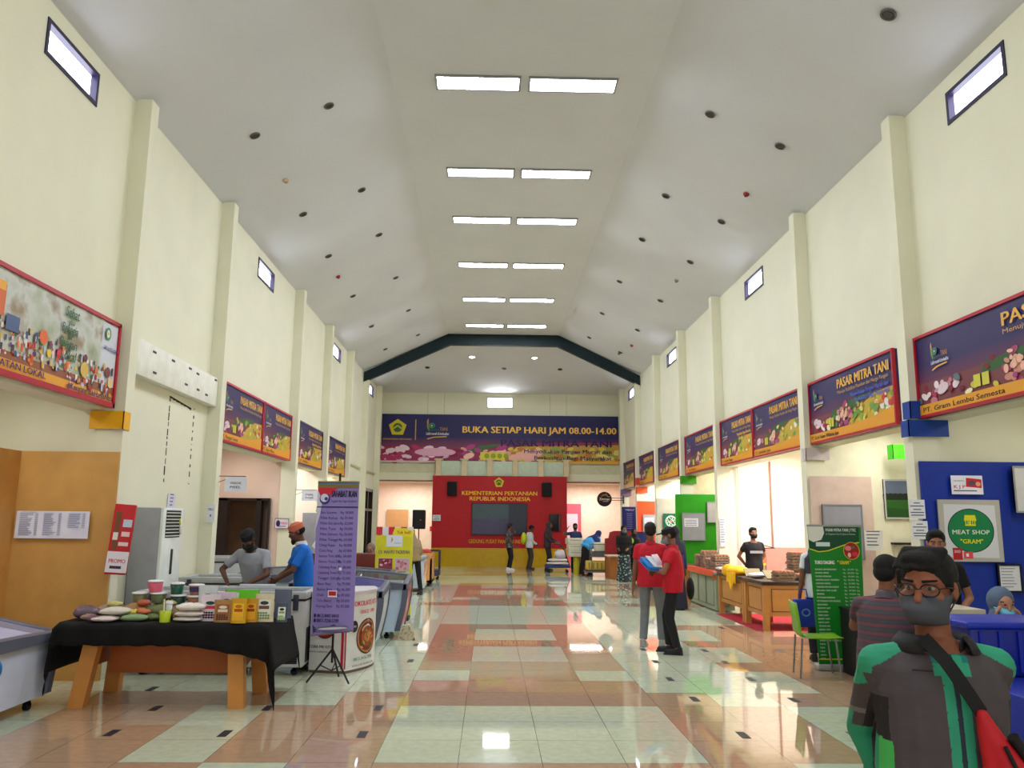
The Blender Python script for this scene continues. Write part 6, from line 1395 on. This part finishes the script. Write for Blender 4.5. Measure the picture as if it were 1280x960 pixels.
RED = (190, 24, 44)
t, q = person('man in red polo shirt with grey trousers, back turned, in the aisle', 2.27, 11.55, -.35, 1.68, 0, .05, .2, top=RED, bottom=(120, 124, 130), shoes=(150, 150, 150), hair=(34, 29, 28), skin=(130, 84, 64), collar=(170, 20, 36),
              lf=(-.13, .0, 0), rf=(.13, .02, 0), lh=(-.27, .02, .76), build=1.08)
t, q = person('man in red shirt and black cap holding a blue folder in the aisle', 2.45, 11.0, 1.25, 1.63, 0, .25, .1, top=(196, 22, 44), bottom=(30, 30, 34), shoes=(24, 24, 28), cap=(24, 22, 26), hairstyle='peak', mask=(130, 130, 136), skin=(140, 90, 66), collar=(200, 40, 56),
              lh=(-.08, .24, 1.12), rh=(.1, .26, 1.08), lpole=(-1, -.4, -.6), rpole=(1, -.4, -.6), lf=(-.12, -.05, 0), rf=(.12, .08, 0), build=1.1, grip=.3, belly=.03)
m = MB(); R1 = Matrix.Translation((2.17, 10.93, 1.12)) @ Euler((.5, .15, .5)).to_matrix().to_4x4(); m.box((0, 0, 0), (.33, .24, .015), M((30, 110, 190), .4), None, .004, R1); m.box((0, .01, .03), (.32, .22, .03), M((50, 130, 200), .4), (.1, .05, .1), .004, R1); m.box((.05, .03, .055), (.28, .2, .012), M((226, 228, 232), .5), (.2, .1, .25), 0, R1); m.box((.08, .06, .08), (.2, .16, .008), M((216, 222, 232), .5), (.5, .1, .5), 0, R1)
tagged(m.build('blue_folder'), 'blue folder with white papers in the arms of the man in the black cap', 'folder')
m = MB(); m.ell((0, 0, 0), (.05, .1, .15), None, 14, 10); o = m.build('shoulder_bag', M((20, 20, 22), .7)); o.location = (2.72, 11.15, .82); tagged(o, 'black shoulder bag at the side of the man in the black cap', 'bag')
t, q = person('young man in black t-shirt and black mask standing behind the egg counter', 5.22, 16.15, PI + .05, 1.6, 0, 0, 0, top=(26, 24, 28), bottom=(30, 32, 40), mask=(24, 22, 24), lh=(-.12, -.16, .92), rh=(.12, -.16, .92), lpole=(-1, -.3, 0), rpole=(1, -.3, 0), skin=(150, 98, 74), z=0)
p = Print((5.18, 15.6, 1.18), (-1, 0, 0), (0, 0, 1))
m = MB(); m.box((0, 0, 0), (.26, .006, .05)); o = m.build('shirt_print', M((150, 150, 160), .7)); o.parent = t; o.location = (0, .148, 1.14)
# person hidden behind the green banner
t, q = person('person in white shirt mostly hidden behind the green roll-up banner', 4.2, 10.45, -.2, 1.6, 0, 0, 0, top=(214, 222, 228), bottom=(30, 32, 46), hijab=(60, 60, 70), lh=(-.27, .0, .78))
t = thing('blue_shopping_bag', 'blue shopping bag with white print held behind the green roll-up banner', 'bag', (3.97, 10.4, .42), .1); m = MB(); m.b2((-.13, -.05, 0), (.13, .05, .34), None, .02); m.build('bag', M((24, 50, 160), .6), t); m = MB(); m.tube([(-.06, 0, .33), (-.04, 0, .46), (.04, 0, .46), (.06, 0, .33)], .006); m.build('handle', M((24, 50, 160), .6), t); p = Print((-.13, -.052, 0), (1, 0, 0), (0, 0, 1)); p.ell(.13, .18, .06, .05, (90, 130, 200)); p.ell(.13, .18, .04, .03, (24, 50, 160)); p.build('print', t)
STR = pattern([(66, 62, 70), (60, 56, 64), (66, 62, 70), (110, 50, 62)], 5.5, 'wave', .8, 'striped_knit')
t, q = person('seated man in grey and red striped polo shirt seen from behind', 2.8, 5.85, -.75, 1.7, .2, .05, -.2, sit=.67, topmat=STR, bottom=(30, 30, 36), skin=(130, 80, 56), lf=(-.14, .38, .0), rf=(.14, .38, .0), lh=(-.1, .42, .98), rh=(.12, .42, .98), lpole=(-1, 0, -.6), rpole=(1, 0, -.8), build=1.08, belly=.02, collar=(80, 70, 76), vox=.01)
t = thing('stool', 'black stool under the man in the striped polo shirt', 'stool', (2.8, 5.85, 0)); m = MB(); m.lathe([(.17, .5), (.18, .52), (.17, .55), (0.01, .55)], n=20); m.build('seat', BLK, t)
for a in range(4): m = MB(); m.cyl((.13 * math.cos(a * PI / 2 + .7), .13 * math.sin(a * PI / 2 + .7), .5), (.2 * math.cos(a * PI / 2 + .7), .2 * math.sin(a * PI / 2 + .7), 0), .013); m.build('leg', M((120, 120, 122), .3, .8), t)
t, q = person('black haired person in black top behind the head of the foreground man', 4.16, 7.55, PI * .8, 1.64, .1, .1, .2, top=(18, 18, 22), bottom=(24, 24, 28), sleeve=.6, skin=(150, 100, 76), lh=(-.2, .2, 1.0), rh=(.2, .2, 1.0))
t, q = person('woman in blue grey hijab adjusting her light blue face mask', 3.72, 5.95, PI * .92, 1.55, 0, .05, .15, sit=.55, top=(90, 104, 130), hijab=(92, 108, 132), skirt=(70, 80, 104), mask=(110, 186, 216), lh=(-.1, .13, 1.13), rh=(.1, .13, 1.13), lpole=(-.6, .3, -1), rpole=(.6, .3, -1), lf=(-.14, .3, 0), rf=(.14, .3, 0), skin=(176, 124, 96), sleeve=1.5, vox=.01)
t = thing('stool', 'stool under the woman in blue grey hijab', 'stool', (3.72, 5.9, 0)); m = MB(); m.lathe([(.17, .36), (.18, .38), (.17, .4), (.01, .4)], n=20); m.build('seat', BLK, t)
for a in range(4): m = MB(); m.cyl((.13 * math.cos(a * PI / 2 + .7), .13 * math.sin(a * PI / 2 + .7), .36), (.2 * math.cos(a * PI / 2 + .7), .2 * math.sin(a * PI / 2 + .7), 0), .013); m.build('leg', M((120, 120, 122), .3, .8), t)
# left: two men at the freezers
t, q = person('man in light grey shirt and black cap bending over the chest freezer', -2.92, 10.52, PI * .93, 1.63, .42, .5, 0, top=(150, 154, 160), bottom=(40, 40, 46), cap=(18, 16, 18), mask=(18, 18, 20), skin=(96, 60, 44), lh=(-.1, .42, .96), rh=(.22, .36, .96), lpole=(-1, -.3, -.2), rpole=(1, -.3, .2), sleeve=.75, collar=(20, 20, 22), build=1.08)
t, q = person('bearded man in bright blue shirt and orange knit cap beside the freezer', -2.32, 10.5, PI * .62, 1.66, .16, .3, 0, top=(20, 104, 200), bottom=(34, 36, 44), cap=(196, 104, 76), skin=(96, 60, 44), lh=(-.06, .36, .98), rh=(.08, .36, .98), lpole=(-1, -.3, -.4), rpole=(1, -.3, -.8), sleeve=.8, collar=(200, 206, 206), build=1.08)
m = MB(); HDq, Sq = q['HD'], q['S']; m.ell(Sq(HDq(0, .075, -.1)), (.03, .03, .045), None, 12, 8); m.build('beard', M((16, 14, 14), .9), t)
m = MB(); m.b2((0, 0, 0), (.42, .06, .02)); o = m.build('white_papers', M((206, 216, 232), .5)); o.location = (-2.98, 9.98, .905); tagged(o, 'white and blue packet lying on the freezer edge before the man in blue', 'packet')
# far left group
t, q = person('seated woman in beige hijab and dark patterned robe behind the red low counter', -2.52, 17.7, PI, 1.56, .15, .2, -.2, sit=.5, topmat=pattern([(40, 28, 26), (70, 46, 40), (24, 18, 18), (96, 70, 60)], 30, 'voronoi'), sleeve=1.9, hijab=(120, 104, 92), skirt=(40, 28, 26), lf=(-.12, .2, 0), rf=(.12, .2, 0), lh=(-.1, .3, .95), rh=(.12, .3, .95), skin=(150, 110, 90), vox=.014)
t, q = person('person in khaki headscarf and tan top beside the yellow poster stand', -1.76, 19.3, .5, 1.52, .3, .25, .3, top=(150, 130, 90), sleeve=1.9, hijab=(150, 132, 104), bottom=(22, 22, 26), shoes=(50, 46, 46), lf=(-.1, .12, 0), rf=(.14, -.16, 0), lh=(-.1, .3, .95), rh=(.2, .25, .9), vox=.014)
# far middle queue
t, q = person('young man in dark patterned shirt standing before the dark screen', .68, 28.8, -1.3, 1.6, 0, .15, 0, topmat=pattern([(60, 60, 60), (110, 106, 100), (36, 36, 38)], 26, 'voronoi'), bottom=(22, 24, 32), shoes=(200, 200, 200), lh=(-.1, .2, 1.42), rh=(.2, .15, .9), vox=.014, skin=(110, 72, 54))
t, q = person('person in white jacket looking down, right of the dark screen', 1.42, 29.5, -1.2, 1.56, .05, .5, 0, top=(206, 214, 216), sleeve=1.9, bottom=(70, 62, 56), shoes=(40, 36, 36), lh=(-.1, .28, .95), rh=(.12, .28, .95), vox=.014, skin=(90, 60, 46))
m = MB(); m.ell((0, 0, 0), (.1, .15, .22), None, 12, 8); o = m.build('yellow_backpack', M((206, 214, 30), .6)); o.location = (1.22, 29.42, 1.08); tagged(o, 'small yellow green backpack worn by the person in the white jacket', 'backpack')
t, q = person('person in dark hoodie standing at the blue platform trolley', 2.02, 28.75, -1.9, 1.66, .08, .1, 0, top=(50, 40, 46), sleeve=1.9, bottom=(32, 30, 36), hijab=(54, 44, 50), lh=(-.05, .36, 1.0), rh=(.12, .34, 1.0), build=1.1, vox=.014, skin=(120, 80, 60))
t, q = person('man in dark blue shirt waving one hand behind the stacked white boxes', 2.95, 28.3, PI, 1.62, 0, 0, 0, top=(36, 50, 96), bottom=(24, 24, 34), mask=(24, 22, 28), rh=(.3, .1, 1.52), lh=(-.2, .1, 1.1), rpole=(1, 0, -1), vox=.014, skin=(110, 70, 54))
t, q = person('person in bright blue top and navy headscarf bending over the cage trolley', 3.12, 26.6, -.95, 1.68, 1.0, .4, 0, top=(60, 150, 206), sleeve=1.9, hijab=(24, 36, 90), skirt=(14, 14, 18), lh=(-.12, .68, .85), rh=(.15, .66, .85), build=1.38, belly=.06, vox=.014)
t, q = person('woman in black cape and floral skirt standing by the maroon booth', 3.9, 23.8, PI * .9, 1.58, 0, .1, .4, top=(12, 12, 14), sleeve=1.9, hijab=(12, 12, 15), mask=(80, 110, 120), skirtmat=pattern([(14, 18, 26), (24, 44, 48), (16, 24, 30), (130, 160, 160), (14, 18, 24), (20, 36, 40)], 30, 'voronoi'), build=1.15, vox=.014, lh=(-.15, .15, 1.0), rh=(.15, .15, 1.0))
t, q = person('person in black with a green cloth at the maroon booth', 4.3, 24.35, PI * 1.1, 1.5, 0, 0, 0, top=(16, 16, 20), sleeve=1.9, hijab=(14, 14, 18), skirt=(14, 14, 18), vox=.014, lh=(-.1, .2, 1.05), rh=(.1, .22, 1.1))
m = MB(); m.ell((0, 0, 0), (.12, .06, .11), None, 12, 8); o = m.build('green_cloth', M((130, 190, 40), .7)); o.location = (4.12, 24.1, 1.15); tagged(o, 'lime green cloth bundle held at the maroon booth', 'cloth')
t, q = person('person in navy clothes half hidden behind the red shirted men', 3.72, 16.4, .3, 1.6, 0, .1, 0, top=(20, 30, 70), sleeve=1.9, hijab=(26, 26, 40), skirt=(18, 20, 40), vox=.014)

# bake modifiers of the bodies and clothes
bpy.context.view_layer.update()
dg = bpy.context.evaluated_depsgraph_get()
done = []
for o, fn, mats in BAKE: done.append((o, bpy.data.meshes.new_from_object(o.evaluated_get(dg)), fn, mats))
for o, me, fn, mats in done:
    o.modifiers.clear(); o.data = me
    if mats:
        me.materials.clear()
        for m_ in mats: me.materials.append(m_)
    for p_ in me.polygons:
        p_.use_smooth = True
        if fn: p_.material_index = fn(p_.center, p_.normal)
        elif mats is None: p_.material_index = 0
